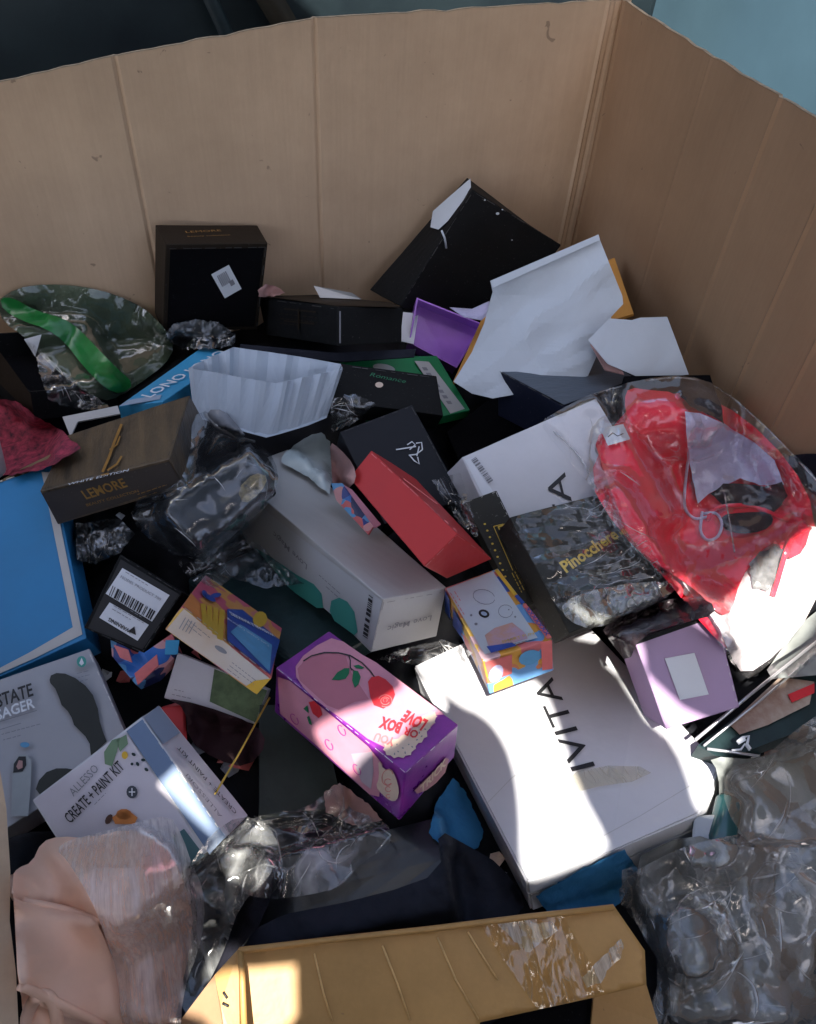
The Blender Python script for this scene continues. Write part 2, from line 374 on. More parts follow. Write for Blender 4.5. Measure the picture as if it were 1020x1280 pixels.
def fineprint(bx, f, p0, p1, rows, gap, m, parent, seed=0, name='small_print', w=1.0, off=.0024):
    """rows of print too small to read; p0-p1 first row, gap = pixel step between rows"""
    rg = random.Random(seed); P_ = []; p0 = np.array(p0, float); p1 = np.array(p1, float); d = p1-p0; L_ = np.linalg.norm(d); d /= L_
    for r_ in range(rows):
        x = 0; o_ = np.array(gap)*r_; end = L_*(1 if r_ < rows-1 else rg.uniform(.4, .8))
        while x < end:
            wd = min(rg.uniform(2.5, 7), end-x+.5); P_.append(stroke([tuple(p0+d*x+o_), tuple(p0+d*(x+wd)+o_)], w)); x += wd+1.6
    o = multi(bx, f, P_, name, m, parent, off=off); o['kind'] = 'stuff'; return o
def busy(name, cols, scale=26, seed=0, rough=.35):
    """busy many-coloured packaging artwork"""
    if name in MATS: return MATS[name]
    m = mat(name, (.5,.5,.5), rough=rough, bump=.03); N = m.node_tree.nodes; Lk = m.node_tree.links.new; p = N['Principled BSDF']
    tc = [n for n in N if n.type == 'TEX_COORD'][0]
    wn = N.new('ShaderNodeTexNoise'); wn.inputs['Scale'].default_value = scale*.9; wn.inputs['Detail'].default_value = 1; Lk(tc.outputs['Object'], wn.inputs[0])
    vm = N.new('ShaderNodeVectorMath'); vm.operation = 'SCALE'; vm.inputs['Scale'].default_value = 1.6/scale; Lk(wn.outputs['Color'], vm.inputs[0])
    va = N.new('ShaderNodeVectorMath'); va.operation = 'ADD'; Lk(tc.outputs['Object'], va.inputs[0]); Lk(vm.outputs[0], va.inputs[1])
    v = N.new('ShaderNodeTexVoronoi'); v.inputs['Scale'].default_value = scale; Lk(va.outputs[0], v.inputs['Vector'])
    sp = N.new('ShaderNodeSeparateColor'); Lk(v.outputs['Color'], sp.inputs[0]); cr = N.new('ShaderNodeValToRGB'); cr.color_ramp.interpolation = 'CONSTANT'
    e = cr.color_ramp.elements; e[0].color = (*cols[0], 1); e[1].position = 1/len(cols); e[1].color = (*cols[1], 1)
    for i in range(2, len(cols)): x = e.new(i/len(cols)); x.color = (*cols[i], 1)
    Lk(sp.outputs[seed % 3], cr.inputs[0]); Lk(cr.outputs[0], p.inputs['Base Color']); return m
def over(px, py, lift=.003):
    """the point just above what lies in the heap at that spot"""
    d = ray(px, py); h = bvh().ray_cast(Vector(CAM.tolist()), Vector(d.tolist()), 5); return CAM+d*((h[3] if h[0] is not None else 1.2)-lift)
def tray(P, m_out, m_in, parent, depth_axis='c', th=.003, inset=.02, wallname='wall', floor_name='base'):
    """an open tray (or a lid turned over) from eight corners: open towards +c, five boards of real thickness"""
    P = np.array(P)
    def board(q, nrm, nm, mm):
        q = np.array(q); V = np.vstack([q, q+nrm*th]); link(nm, V, [(0,1,2,3),(7,6,5,4),(0,4,5,1),(1,5,6,2),(2,6,7,3),(3,7,4,0)], mm, parent)
    c = P.mean(0)
    for ax, w in (('a', 4), ('b', 2)):
        for on in (0, 1):
            idx = [i for i in range(8) if bool(i & w) == bool(on)]; q = [P[idx[0]], P[idx[1]], P[idx[3]], P[idx[2]]]
            n = np.cross(q[1]-q[0], q[3]-q[0]); n /= np.linalg.norm(n)
            if np.dot(n, c-q[0]) < 0: n = -n
            board(q, n, wallname, m_out)
    B_ = [P[i]+(P[i+1]-P[i])*inset for i in (0, 2, 6, 4)]
    cb = np.mean(B_, 0); B_ = [cb+(b-cb)*.985 for b in B_]
    n = P[1]-P[0]; n /= np.linalg.norm(n); board(B_, n, floor_name, m_in)

# ---------------------------------------------------------------- carton corners in metres
BOX = {
'back_square': [[-0.0402,1.5543,0.034],[-0.03,1.4783,0.0364],[-0.0051,1.5638,0.2232],[0.0082,1.4833,0.2225],[0.1569,1.5783,-0.0058],[0.1671,1.5024,-0.0034],[0.1976,1.5916,0.1886],[0.2057,1.5134,0.1883]],
'back_tilted': [[0.4271,1.5399,0.0392],[0.4666,1.4341,0.0571],[0.6491,1.5757,0.2608],[0.6276,1.4883,0.2754],[0.6827,1.5167,-0.0935],[0.6866,1.4264,-0.0732],[0.8443,1.5624,0.1174],[0.8482,1.4721,0.1376]],
'back_long': [[0.3172,1.5461,-0.0596],[0.1849,1.5164,-0.0286],[0.316,1.5902,0.0108],[0.1812,1.5611,0.0415],[0.4144,1.2514,0.0945],[0.2803,1.2233,0.1263],[0.4214,1.2795,0.1532],[0.2886,1.2557,0.1893]],
'purple_tray': [[0.462,1.364,-0.005],[0.4567,1.3321,0.0342],[0.4982,1.4342,0.0539],[0.4929,1.4023,0.0931],[0.5522,1.3059,-0.0434],[0.5469,1.274,-0.0042],[0.626,1.3638,0.0167],[0.6207,1.3319,0.0559]],
'green_flat': [[0.3255,1.1219,-0.0286],[0.3269,1.1165,-0.0042],[0.3021,1.3058,0.0175],[0.3035,1.3005,0.0419],[0.5275,1.1456,-0.0322],[0.5289,1.1402,-0.0078],[0.5077,1.3037,-0.008],[0.5091,1.2983,0.0164]],
'black_emblem': [[0.2421,1.1547,0.0226],[0.2463,1.1319,0.075],[0.2544,1.2313,0.0521],[0.2585,1.2085,0.1045],[0.4463,1.1086,-0.0157],[0.4504,1.0858,0.0367],[0.4564,1.1889,0.0163],[0.4605,1.1661,0.0688]],
'black_satin': [[0.2724,0.8953,-0.0549],[0.2767,0.8765,0.0017],[0.2391,1.0764,0.0062],[0.2434,1.0576,0.0628],[0.4257,0.9212,-0.0593],[0.43,0.9025,-0.0027],[0.3856,1.1145,0.0105],[0.3899,1.0957,0.0671]],
'dark_side': [[0.4978,1.0058,-0.1325],[0.4836,0.9756,-0.0778],[0.4791,1.1264,-0.0706],[0.4649,1.0962,-0.0159],[0.6756,1.0322,-0.0717],[0.6614,1.002,-0.017],[0.596,1.1631,-0.0204],[0.5818,1.1329,0.0343]],
'navy_box': [[0.5554,1.0696,0.03],[0.5521,1.0923,0.1185],[0.7772,1.1303,0.0057],[0.782,1.1428,0.0878],[0.6217,0.9318,0.0531],[0.6147,0.9491,0.1356],[0.8011,1.007,0.028],[0.8059,1.0195,0.1101]],
'black_right': [[0.7104,0.8865,0.0891],[0.7073,0.8795,0.1535],[0.7394,0.9785,0.1003],[0.7363,0.9715,0.1647],[0.8628,0.8457,0.0927],[0.8597,0.8387,0.1571],[0.8896,0.9403,0.1055],[0.8865,0.9333,0.1699]],
'left_tray': [[-0.2799,1.2667,0.0207],[-0.2726,1.2747,0.0776],[-0.4253,1.4757,0.0219],[-0.4091,1.4809,0.0792],[-0.1377,1.3436,-0.047],[-0.1377,1.3546,0.0102],[-0.1985,1.5374,-0.032],[-0.1823,1.5426,0.0252]],
'blue_long': [[-0.1308,1.2345,0.0072],[-0.1279,1.2391,0.0468],[0.0427,1.4285,-0.0202],[0.0455,1.4331,0.0194],[-0.0515,1.2009,0.0291],[-0.0486,1.2055,0.0687],[0.0981,1.3834,-0.0164],[0.1009,1.3879,0.0233]],
'white_a': [[0.4368,0.6945,-0.0071],[0.4325,0.6753,0.046],[0.3941,0.9079,0.0665],[0.4067,0.8835,0.1206],[0.7047,0.7337,0.0287],[0.7004,0.7145,0.0819],[0.6676,0.95,0.1068],[0.6633,0.9307,0.16]],
'gold_strip': [[0.4159,0.6237,0.0182],[0.401,0.6025,0.0721],[0.3855,0.7961,0.0788],[0.3705,0.7749,0.1327],[0.4593,0.6294,0.0338],[0.4443,0.6082,0.0877],[0.4366,0.7965,0.0923],[0.4217,0.7753,0.1462]],
'wrapped': [[0.4295,0.5409,0.0648],[0.4358,0.5251,0.1106],[0.4008,0.7107,0.1277],[0.4071,0.695,0.1734],[0.6166,0.5779,0.0523],[0.6229,0.5622,0.0981],[0.5928,0.7398,0.1096],[0.5991,0.7241,0.1554]],
'ivita': [[0.28,0.2479,-0.0137],[0.2743,0.2632,0.0288],[0.2476,0.6553,-0.1275],[0.263,0.6546,-0.0925],[0.5854,0.2745,0.0161],[0.5806,0.2851,0.0547],[0.5419,0.687,-0.0968],[0.5371,0.6976,-0.0582]],
'purple_sq': [[0.5236,0.426,0.0195],[0.5067,0.3718,0.0843],[0.5069,0.5188,0.0924],[0.49,0.4646,0.1572],[0.6213,0.4208,0.0403],[0.6044,0.3666,0.1051],[0.616,0.5152,0.1183],[0.5991,0.461,0.1831]],
'teal_slab': [[0.0887,0.6177,-0.039],[0.0922,0.6239,0.0022],[-0.0611,0.8595,-0.0667],[-0.0576,0.8658,-0.0255],[0.2123,0.6783,-0.0661],[0.2158,0.6846,-0.0249],[0.0621,0.9209,-0.0932],[0.0656,0.9271,-0.052]],
'white_green': [[-0.1028,0.6578,-0.0346],[-0.1078,0.6322,0.0081],[-0.0744,0.7041,-0.0017],[-0.0794,0.6786,0.041],[0.012,0.597,-0.056],[0.007,0.5714,-0.0133],[0.0373,0.6333,-0.0331],[0.0323,0.6078,0.0096]],
'dark_green': [[-0.0127,0.4545,-0.0538],[-0.0114,0.4439,-0.0153],[0.0149,0.5895,-0.0152],[0.0162,0.5789,0.0234],[0.0942,0.4386,-0.0606],[0.0956,0.4281,-0.0221],[0.0969,0.5763,-0.0277],[0.0982,0.5658,0.0109]],
'blue_lid': [[-0.3644,0.7222,-0.0501],[-0.3741,0.7152,0.0009],[-0.3976,1.0654,-0.0072],[-0.4073,1.0584,0.0438],[-0.1892,0.7423,-0.0099],[-0.1989,0.7353,0.0411],[-0.2264,1.0795,0.0265],[-0.2361,1.0726,0.0775]],
'black_gold': [[-0.2292,0.9408,0.0675],[-0.2391,0.9559,0.129],[-0.1884,1.0941,0.0538],[-0.204,1.1025,0.1075],[-0.0316,0.905,0.1375],[-0.044,0.9122,0.1911],[0.016,1.0594,0.127],[0.0004,1.0678,0.1807]],
'labels': [[-0.1904,0.7837,-0.0108],[-0.199,0.7426,0.0566],[-0.1261,0.8576,0.0441],[-0.1347,0.8165,0.1115],[-0.1183,0.7324,-0.0318],[-0.1269,0.6912,0.0355],[-0.05,0.7928,0.0123],[-0.0586,0.7516,0.0797]],
'markers': [[-0.0783,0.6083,0.1926],[-0.0533,0.6209,0.2132],[-0.0474,0.7683,0.056],[-0.024,0.7794,0.0747],[0.0129,0.5332,0.1252],[0.0354,0.542,0.1415],[0.047,0.6939,-0.0099],[0.0704,0.705,0.0088]],
'love': [[0.027,1.0424,-0.0613],[0.1815,0.6128,0.0358],[0.0452,1.0565,0.0128],[0.2042,0.6379,0.1212],[0.1373,1.0678,-0.0982],[0.2918,0.6382,-0.0011],[0.1563,1.1054,-0.0027],[0.3084,0.6631,0.0821]],
'foil_box': [[-0.0271,0.8244,0.0777],[-0.0306,0.8119,0.1197],[-0.0612,0.8845,0.0924],[-0.0647,0.872,0.1345],[0.1037,0.8841,0.1065],[0.1002,0.8716,0.1486],[0.0752,0.94,0.1193],[0.0717,0.9275,0.1613]],
'red': [[0.2488,0.8485,0.1023],[0.313,0.6755,0.0864],[0.1986,0.8067,0.1953],[0.2584,0.6345,0.1788],[0.3154,0.8461,0.1292],[0.3796,0.673,0.1133],[0.2349,0.8216,0.2279],[0.307,0.6489,0.2149]],
'gadget': [[0.2997,0.47,0.1025],[0.2913,0.4906,0.1523],[0.3129,0.642,0.0358],[0.3046,0.6613,0.0844],[0.3875,0.4724,0.1185],[0.3827,0.4898,0.1666],[0.3958,0.6457,0.0515],[0.3874,0.665,0.1001]],
'massager': [[-0.3628,0.4837,-0.0409],[-0.3638,0.4756,0.0087],[-0.3962,0.6794,0.0048],[-0.3971,0.6712,0.0545],[-0.1478,0.5546,-0.0093],[-0.1487,0.5465,0.0403],[-0.1922,0.7166,0.0027],[-0.1932,0.7084,0.0523]],
'dark_film_box': [[-0.0423,0.2763,-0.0495],[-0.0546,0.2869,0.0083],[-0.0041,0.3705,-0.0645],[-0.0164,0.3811,-0.0067],[0.1859,0.2447,0.006],[0.1736,0.2553,0.0638],[0.2063,0.3469,-0.0076],[0.194,0.3575,0.0502]],
'paint': [[-0.1631,0.3802,-0.03],[-0.1828,0.339,0.0425],[-0.2309,0.5196,0.0308],[-0.2506,0.4784,0.1034],[-0.0222,0.4261,0.0355],[-0.0476,0.3792,0.1012],[-0.1048,0.5682,0.094],[-0.1173,0.5172,0.1601]],
'cherry': [[0.1479,0.3589,0.0628],[0.1566,0.3772,0.1488],[0.033,0.5489,0.0468],[0.0426,0.5626,0.1289],[0.2394,0.4202,0.0585],[0.2392,0.4264,0.1308],[0.1169,0.6001,0.031],[0.1225,0.6124,0.1107]],
}
# ---------------------------------------------------------------- palette
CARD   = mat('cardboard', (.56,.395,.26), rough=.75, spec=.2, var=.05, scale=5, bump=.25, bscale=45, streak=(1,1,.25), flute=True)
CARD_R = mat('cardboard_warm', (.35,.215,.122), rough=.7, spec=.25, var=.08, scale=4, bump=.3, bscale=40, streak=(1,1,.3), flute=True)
CARD_E = mat('cardboard_edge', (.30,.235,.16), rough=.9, spec=.1, var=.25, scale=60, bump=.8, bscale=120)
CARD_Y = mat('cardboard_tan', (.48,.27,.088), rough=.5, spec=.4, var=.10, scale=6, bump=.25, bscale=50, flute=True)
BLACK  = mat('black_board', (.007,.0075,.008), rough=.62, spec=.14, var=.25, scale=12, bump=.12, dust=.12)
BLACKM = mat('black_matt', (.004,.004,.005), rough=.9, spec=.05, var=.2, bump=.1, dust=.05)
BROWNB = mat('brown_black_board', (.020,.014,.009), rough=.6, spec=.15, var=.15, scale=8, bump=.1, dust=.1)
CHAR   = mat('charcoal_board', (.028,.028,.024), rough=.55, spec=.2, var=.12, scale=10, bump=.1, dust=.3)
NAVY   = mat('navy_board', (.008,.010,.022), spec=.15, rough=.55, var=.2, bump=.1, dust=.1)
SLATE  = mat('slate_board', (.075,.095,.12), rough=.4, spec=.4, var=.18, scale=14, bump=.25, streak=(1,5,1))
WHITE  = mat('white_board', (.60,.60,.62), rough=.5, spec=.35, var=.05, scale=6, bump=.15)
WHITE2 = mat('warm_white_board', (.46,.45,.43), rough=.5, spec=.35, var=.04, scale=7, bump=.1)
GREYW  = mat('grey_white_board', (.44,.44,.43), rough=.5, var=.04, scale=7, bump=.1)
PAPER  = mat('paper', (.46,.50,.54), rough=.7, spec=.2, var=.04, scale=6, bump=.5, bscale=25)
LABEL  = mat('label_paper', (.66,.68,.71), rough=.55, var=.03, bump=.05)
INK    = mat('black_ink', (.02,.02,.022), rough=.5, var=.2, bump=.02)
GREYI  = mat('grey_ink', (.22,.22,.24), rough=.5, var=.1, bump=.02)
GOLD   = mat('gold_print', (.40,.22,.06), rough=.35, metal=.5, var=.25, scale=40, bump=.05)
GOLDB  = mat('bright_gold_print', (.62,.42,.07), rough=.35, metal=.4, var=.25, scale=40, bump=.05)
REDB   = mat('red_board', (.48,.035,.035), rough=.5, spec=.3, var=.04, bump=.08)
BLUE   = mat('blue_board', (.026,.20,.42), rough=.45, spec=.35, var=.06, bump=.08)
BLUEL  = mat('light_blue_board', (.05,.30,.52), rough=.4, var=.08, bump=.08)
TEAL   = mat('teal_print', (.055,.30,.25), rough=.5, var=.04, bump=.05)
DKTEAL = mat('dark_teal_board', (.014,.030,.032), rough=.4, spec=.3, var=.35, scale=9, bump=.3)
DKGREEN= mat('dark_grey_green_board', (.032,.042,.038), spec=.2, rough=.6, var=.25, scale=10, bump=.35)
GREEN  = mat('green_board', (.012,.20,.07), rough=.4, var=.08, bump=.08)
PURPLE = mat('purple_board', (.11,.012,.20), rough=.28, spec=.6, var=.22, scale=16, bump=.1, coat=.3, col2=(.30,.035,.33))
PURPT  = mat('violet_tray', (.36,.14,.58), rough=.3, spec=.6, var=.12, bump=.1, coat=.3)
LILAC  = mat('lilac_board', (.36,.24,.39), rough=.4, spec=.45, var=.06, scale=5, bump=.08)
LILACC = mat('lilac_cloth', (.48,.47,.66), rough=.85, spec=.15, var=.05, bump=.5, bscale=160, sheen=.2)
REDC   = mat('red_cloth', (.82,.020,.050), rough=.8, spec=.10, var=.05, scale=14, bump=.4, bscale=90, sheen=.1)
BLKC   = mat('black_cloth', (.010,.010,.015), rough=.9, spec=.08, var=.3, bump=.5, bscale=120)
WHITEC = mat('sunlit_white_cloth', (.72,.66,.68), rough=.8, spec=.15, var=.05, bump=.5, bscale=80)
PINK   = mat('pink_print', (.46,.16,.21), rough=.4, var=.06, scale=8, bump=.05)
PALEP  = mat('pale_pink_print', (.58,.25,.32), rough=.4, var=.10, scale=14, bump=.05)
CREAM  = mat('cream_print', (.62,.48,.38), rough=.5, var=.1, scale=30, bump=.05)
REDI   = mat('red_print', (.58,.03,.04), rough=.4, var=.1, scale=30, bump=.05)
ROSE   = mat('rose_print', (.62,.16,.16), rough=.4, var=.1, scale=30, bump=.05)
LEAF   = mat('leaf_green_print', (.01,.14,.06), rough=.45, var=.1, bump=.05)
MAGE   = mat('magenta_print', (.40,.03,.25), rough=.35, var=.15, scale=12, bump=.05)
YELL   = mat('yellow_print', (.62,.38,.04), rough=.35, var=.1, bump=.05)
ORAN   = mat('orange_print', (.62,.22,.06), rough=.35, var=.18, scale=20, bump=.05)
CORAL  = mat('coral_print', (.60,.14,.13), rough=.35, var=.15, scale=16, bump=.05)
DBLUE  = mat('deep_blue_print', (.03,.07,.30), rough=.35, var=.2, scale=20, bump=.05)
SKYB   = mat('sky_blue_print', (.10,.30,.50), rough=.35, var=.2, scale=20, bump=.05)
PBLUE  = mat('pale_blue_print', (.28,.36,.46), rough=.45, var=.05, bump=.05)
MBLUE  = mat('mid_grey_blue_print', (.13,.19,.30), rough=.45, var=.06, bump=.05)
SKIN   = mat('peach_silicone', (.86,.55,.40), rough=.6, spec=.3, var=.06, scale=4, bump=.08)
FLESH  = mat('dusty_pink_cloth', (.42,.24,.22), rough=.8, var=.15, bump=.4)
BLKBAG = mat('black_bag', (.010,.011,.012), rough=.35, spec=.4, var=.3, scale=10, bump=.7, bscale=26, coat=.3)
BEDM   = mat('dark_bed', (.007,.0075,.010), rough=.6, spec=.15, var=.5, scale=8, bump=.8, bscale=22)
BLUEC  = mat('blue_cloth', (.02,.13,.27), rough=.8, var=.12, bump=.5, bscale=90)
NAVYC  = mat('navy_cloth', (.018,.020,.028), spec=.1, rough=.85, var=.3, scale=10, bump=.6, bscale=40)
ORNG   = mat('orange_envelope', (.50,.24,.05), rough=.6, var=.1, bump=.4)
SILVER = mat('silver_edge', (.55,.56,.58), rough=.3, metal=.6, var=.1, bump=.1)
GREYBAG= mat('grey_bag', (.22,.235,.225), rough=.4, spec=.5, var=.2, scale=7, bump=.6, bscale=18)
FILM   = film('clear_film', haze=.03, gloss=.12, rough=.08, fscale=6, crease=.7, facet=.5)
FILMC  = film('crumpled_film', haze=.17, gloss=.13, rough=.08, fscale=4.5, crease=.6, facet=.4, hazecol=(.74,.76,.74), stretch=(1,.3,.6), streak=(5,1.3,2), streak_amt=.6)
FILMG  = film('green_film', haze=.16, tint=(.70,.84,.70), hazecol=(.26,.32,.24), gloss=.10, fscale=5, crease=.12, facet=.3)
FILMB  = film('smoky_film', haze=.07, tint=(.85,.87,.9), hazecol=(.50,.55,.6), gloss=.12, rough=.12, fscale=7, crease=.4, facet=.4)
FILMM  = film('milky_film', haze=.44, hazecol=(.88,.80,.76), gloss=.06, rough=.2, fscale=5, crease=.15, facet=.2, rot=(0,0,.35), streak=(14,.9,3), streak_amt=.65)
SHRINK = film('shrink_film', haze=.02, gloss=.09, rough=.08, fscale=12, crease=.6, facet=.5, stretch=(.8,4,1), rot=(0,0,-.35))
TAPE   = film('packing_tape', haze=.05, tint=(.95,.88,.72), gloss=.10, rough=.08, fscale=24, crease=.35, facet=.35, stretch=(3.5,.5,1), rot=(0,0,.35), hazecol=(.8,.7,.5))

BUSY1  = busy('bright_artwork', [(.62,.30,.05),(.60,.16,.16),(.05,.10,.38),(.66,.42,.10),(.62,.40,.42),(.14,.32,.58),(.60,.20,.08)], 34)
BUSY2  = busy('blue_red_artwork', [(.02,.05,.25),(.03,.14,.45),(.55,.12,.12),(.02,.03,.10),(.10,.30,.55),(.60,.30,.30)], 30, 1)
BUSY3  = busy('coral_artwork', [(.60,.14,.13),(.62,.28,.08),(.55,.10,.16),(.66,.40,.08),(.62,.22,.20)], 22, 2)
CREASE = film('film_crease', haze=.55, gloss=.25, rough=.08, hazecol=(.9,.9,.9), crease=.2, facet=.2)
HEAP = 'boxes tipped into the bin'
base = lambda key: BOX_O[key].P[[0,2,4,6]].mean(0)
BOX_O = {k: Box(k) for k in BOX}
def bthing(key, name, label, cat='box', group=HEAP): return thing(name, label, cat, BOX_O[key].P.mean(0), group)

# ---------------------------------------------------------------- the bin's walls and what lies around it
def wall(name, p0, du, L_, n, topf, zbot, creases, m, parent, th=.007, seed=0, bow=.006):
    """corrugated board: p0 + s*du, facing n, with pressed fold lines at the creases"""
    ss = set(q for q in np.linspace(0, L_, 70).round(4) if all(abs(q-c) > .0075 for c, _ in creases)) | {0., round(L_, 4)}; prof = {}
    for c, dpt in creases:
        for o in (-.006, -.003, 0, .003, .006): ss.add(round(c+o, 4)); prof[round(c+o, 4)] = dpt*(1-abs(o)/.006)
    ss = sorted(s for s in ss if 0 <= s <= L_); zz = 24
    V = []; F_ = []
    p0 = np.array(p0, float); du = np.array(du, float); n = np.array(n, float)
    for s in ss:
        top = topf(s)+nz((s*22, 0, seed), 1)*.0035+nz((s*90, 0, seed), 1)*.0022
        for k in range(zz+1):
            z = zbot+(top-zbot)*k/zz; w = nz((s*2.2, z*2.2, seed))*bow+nz((s*9, z*9, seed))*bow*.18+prof.get(s, 0)
            V.append(p0+du*s+np.array([0,0,z])+n*w)
    m_ = zz+1; k0 = len(V)
    for v in V[:k0]: V.append(v-n*th)
    for i in range(len(ss)-1):
        for k in range(zz):
            a = i*m_+k; F_.append((a, a+m_, a+m_+1, a+1)); F_.append((a+k0, a+1+k0, a+m_+1+k0, a+m_+k0))
    o = link(name, V, F_, m, parent)
    # the cut upper edge showing the flutes
    E, T = [], []
    for i in range(len(ss)):
        E += [V[i*m_+zz], V[i*m_+zz+k0]]
        if i: k = 2*i; T.append((k-2, k-1, k+1, k))
    link('cut_edge', np.array(E)+[0,0,.0006], T, CARD_E, o, solid=False)
    return o
gx, gy = .947, 1.6
bin_ = thing('cardboard_bin', 'tall tan corrugated cardboard bin holding the heap of boxes', 'cardboard bin', (0, .8, -.45))
tp = [(-.9,.37),(-.5,.43),(-.214,.482),(-.02,.515),(.333,.562),(.78,.574),(.947,.577)]
xl = -.80
def cr_left(px, py): return at_plane(px, py, np.array([0,gy,0]), np.array([0,1,0]))[0]-xl
def cr_right(px, py): return gy+.02-at_plane(px, py, np.array([gx,0,0]), np.array([1,0,0]))[1]
wall('wall', (xl, gy, 0), (1,0,0), gx-xl+.02, (0,-1,0), lambda s: np.interp(s+xl, [a for a,_ in tp], [b for _,b in tp]), -.45,
     [(cr_left(143,72), -.004), (cr_left(393,30), -.004), (cr_left(393,30)-.36*2, -.004), (gx-xl-.030, .004), (gx-xl-.012, -.003)], CARD, bin_, seed=1)
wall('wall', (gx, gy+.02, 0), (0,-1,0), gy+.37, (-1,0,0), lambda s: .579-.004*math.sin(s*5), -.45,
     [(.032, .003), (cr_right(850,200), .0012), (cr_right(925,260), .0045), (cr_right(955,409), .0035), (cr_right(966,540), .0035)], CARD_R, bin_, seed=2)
wall('wall', (gx, -.35, 0), (-1,0,0), gx-xl, (0,1,0), lambda s: .45, -.45, [(.5,.004),(1.0,.004)], CARD, bin_, seed=3)
wall('wall', (xl, -.35, 0), (0,1,0), gy+.35, (1,0,0), lambda s: .36, -.45, [(.5,.004),(1.1,.004)], CARD, bin_, seed=4)
fl = [at(-60,940,.16), at(0,962,.155), at(8,1010,.15), at(13,1090,.155), at(12,1150,.16), at(20,1215,.165), at(24,1300,.17), at(-60,1300,.18)]
slab('flap', fl, .006, CARD, bin_)
link('base', [(xl,-.35,-.45),(gx,-.35,-.45),(gx,gy,-.45),(xl,gy,-.45)], [(0,1,2,3)], CARD, bin_, solid=False)

ASPH = mat('asphalt', (.05,.05,.052), rough=.9, var=.25, scale=30, bump=.6, bscale=140)
g = link('ground', [(-40,-40,-.6),(40,-40,-.6),(40,40,-.6),(-40,40,-.6)], [(0,1,2,3)], ASPH, None, solid=False); g['kind'] = 'structure'
pal = thing('wooden_pallet', 'plain wooden pallet under the cardboard bin', 'pallet', (0,.6,-.6))
WOOD = mat('pallet_wood', (.34,.24,.14), rough=.8, var=.2, streak=(1,12,12), bump=.4)
def bar(name, a, b, m, parent):
    P = [(x,y,z) for x in (a[0],b[0]) for y in (a[1],b[1]) for z in (a[2],b[2])]; V, F_ = hexa(P, cuts=2, amp=.001); return link(name, V, F_, m, parent)
for k in range(7): bar('board', (xl-.02, -.36+k*.3, -.478), (gx+.03, -.36+k*.3+.15, -.456), WOOD, pal)
for k in range(3): bar('bearer', (xl-.02+k*.82, -.36, -.598), (xl+.10+k*.82, 1.6, -.479), WOOD, pal)

DARKV = mat('dark_vehicle_paint', (.008,.012,.016), rough=.35, spec=.4, var=.5, scale=3, bump=.1, col2=(.016,.026,.03))
DARKB = mat('dark_trim', (.015,.012,.006), rough=.7, var=.4)
tk = thing('dark_trailer', 'near-black trailer side with a slanting brown strut, behind the bin at upper left', 'trailer', (-.4, 2.6, -.6))
V, F_ = hexa([(x,y,z) for x in (-4,1.45) for y in (2.25,3.2) for z in (-.5,2.2)], cuts=6, bev=.02, amp=.004); link('side_panel', V, F_, DARKV, tk)
def seg(px0, px1, w, y, name, m):
    a = at_plane(*px0, np.array([0,y,0]), np.array([0,1,0])); b = at_plane(*px1, np.array([0,y,0]), np.array([0,1,0]))
    d = (b-a)/np.linalg.norm(b-a); a = a-d*.5; b = b+d*.5; tube(name, [a, b], w, m, tk, n=6)
seg((336,-4), (356,30), .035, 2.22, 'strut', DARKB); seg((262,-4), (282,40), .02, 2.22, 'strut', DARKV)
BLW = mat('pale_blue_paint', (.06,.118,.158), rough=.55, spec=.4, var=.10, scale=2.2, bump=.1, bscale=20, dust=.1)
bw = thing('blue_painted_wall', 'smooth pale blue painted wall behind the right side of the bin', 'wall', (1.9, 1.5, -.6))
V, F_ = hexa([(x,y,z) for x in (1.75,1.95) for y in (-1.0,5.5) for z in (-.6,2.0)], cuts=6, bev=.01, amp=.003); link('panel', V, F_, BLW, bw)

# ---------------------------------------------------------------- boxes at the back
t = bthing('back_square', 'square_box', 'black square box standing against the back wall, tilted white sticker on its face'); b = BOX_O['back_square']
body(b, 'shell', BROWNB, t, amp=.0006)
q = [(213,312),(330,310),(318,408),(209,410)]
decal(b, 'c+', q, 'recessed_panel', BLACKM, t, off=.0012)
st = decal(b, 'c+', [(264,343),(286,331),(302,361),(281,373)], 'sticker', LABEL, t, off=.0022)
multi(b, 'c+', [[(271+i*2,345-i*1.1),(272.2+i*2,344.4-i*1.1),(279+i*2,358-i*1.1),(277.8+i*2,358.6-i*1.1)] for i in range(6)]+[[(286,352),(291,349),(294,355),(289,358)]], 'barcode', GREYI, st, off=.003)
text(b, 'b+', 'LEMORE', (233,291), (277,289), .008, GOLD, t); text(b, 'b+', 'beauty collection', (235,296), (288,294), .004, GOLD, t)

t = bthing('back_tilted', 'open_box', 'large empty black box tipped on its corner against the back wall, one corner torn white'); b = BOX_O['back_tilted']
body(b, 'shell', BLACK, t, amp=.0015, bev=.002)
tw = [b.pt('c+', *q_, .003) for q_ in [(589,239),(577,262),(566,285),(556,290),(548,276)]]
poly3('torn_corner', [b.pt('a-', *q_, .002) for q_ in [(588,223),(589,237),(560,276),(548,287),(538,284),(541,264),(560,247)]], PAPER, t)
tube('torn_strip', [b.pt('c+',552,288,.004), b.pt('c+',556,298,.008), b.pt('c+',558,310,.004)], .0022, PAPER, t)
for k,(x,y,r) in enumerate([(622,267,2.2),(606,250,1.3),(628,262,1.1),(640,300,1)]): decal(b, 'c+', ell(x,y,r,r*.8,n=9), 'scuff', PAPER, t, off=.003)

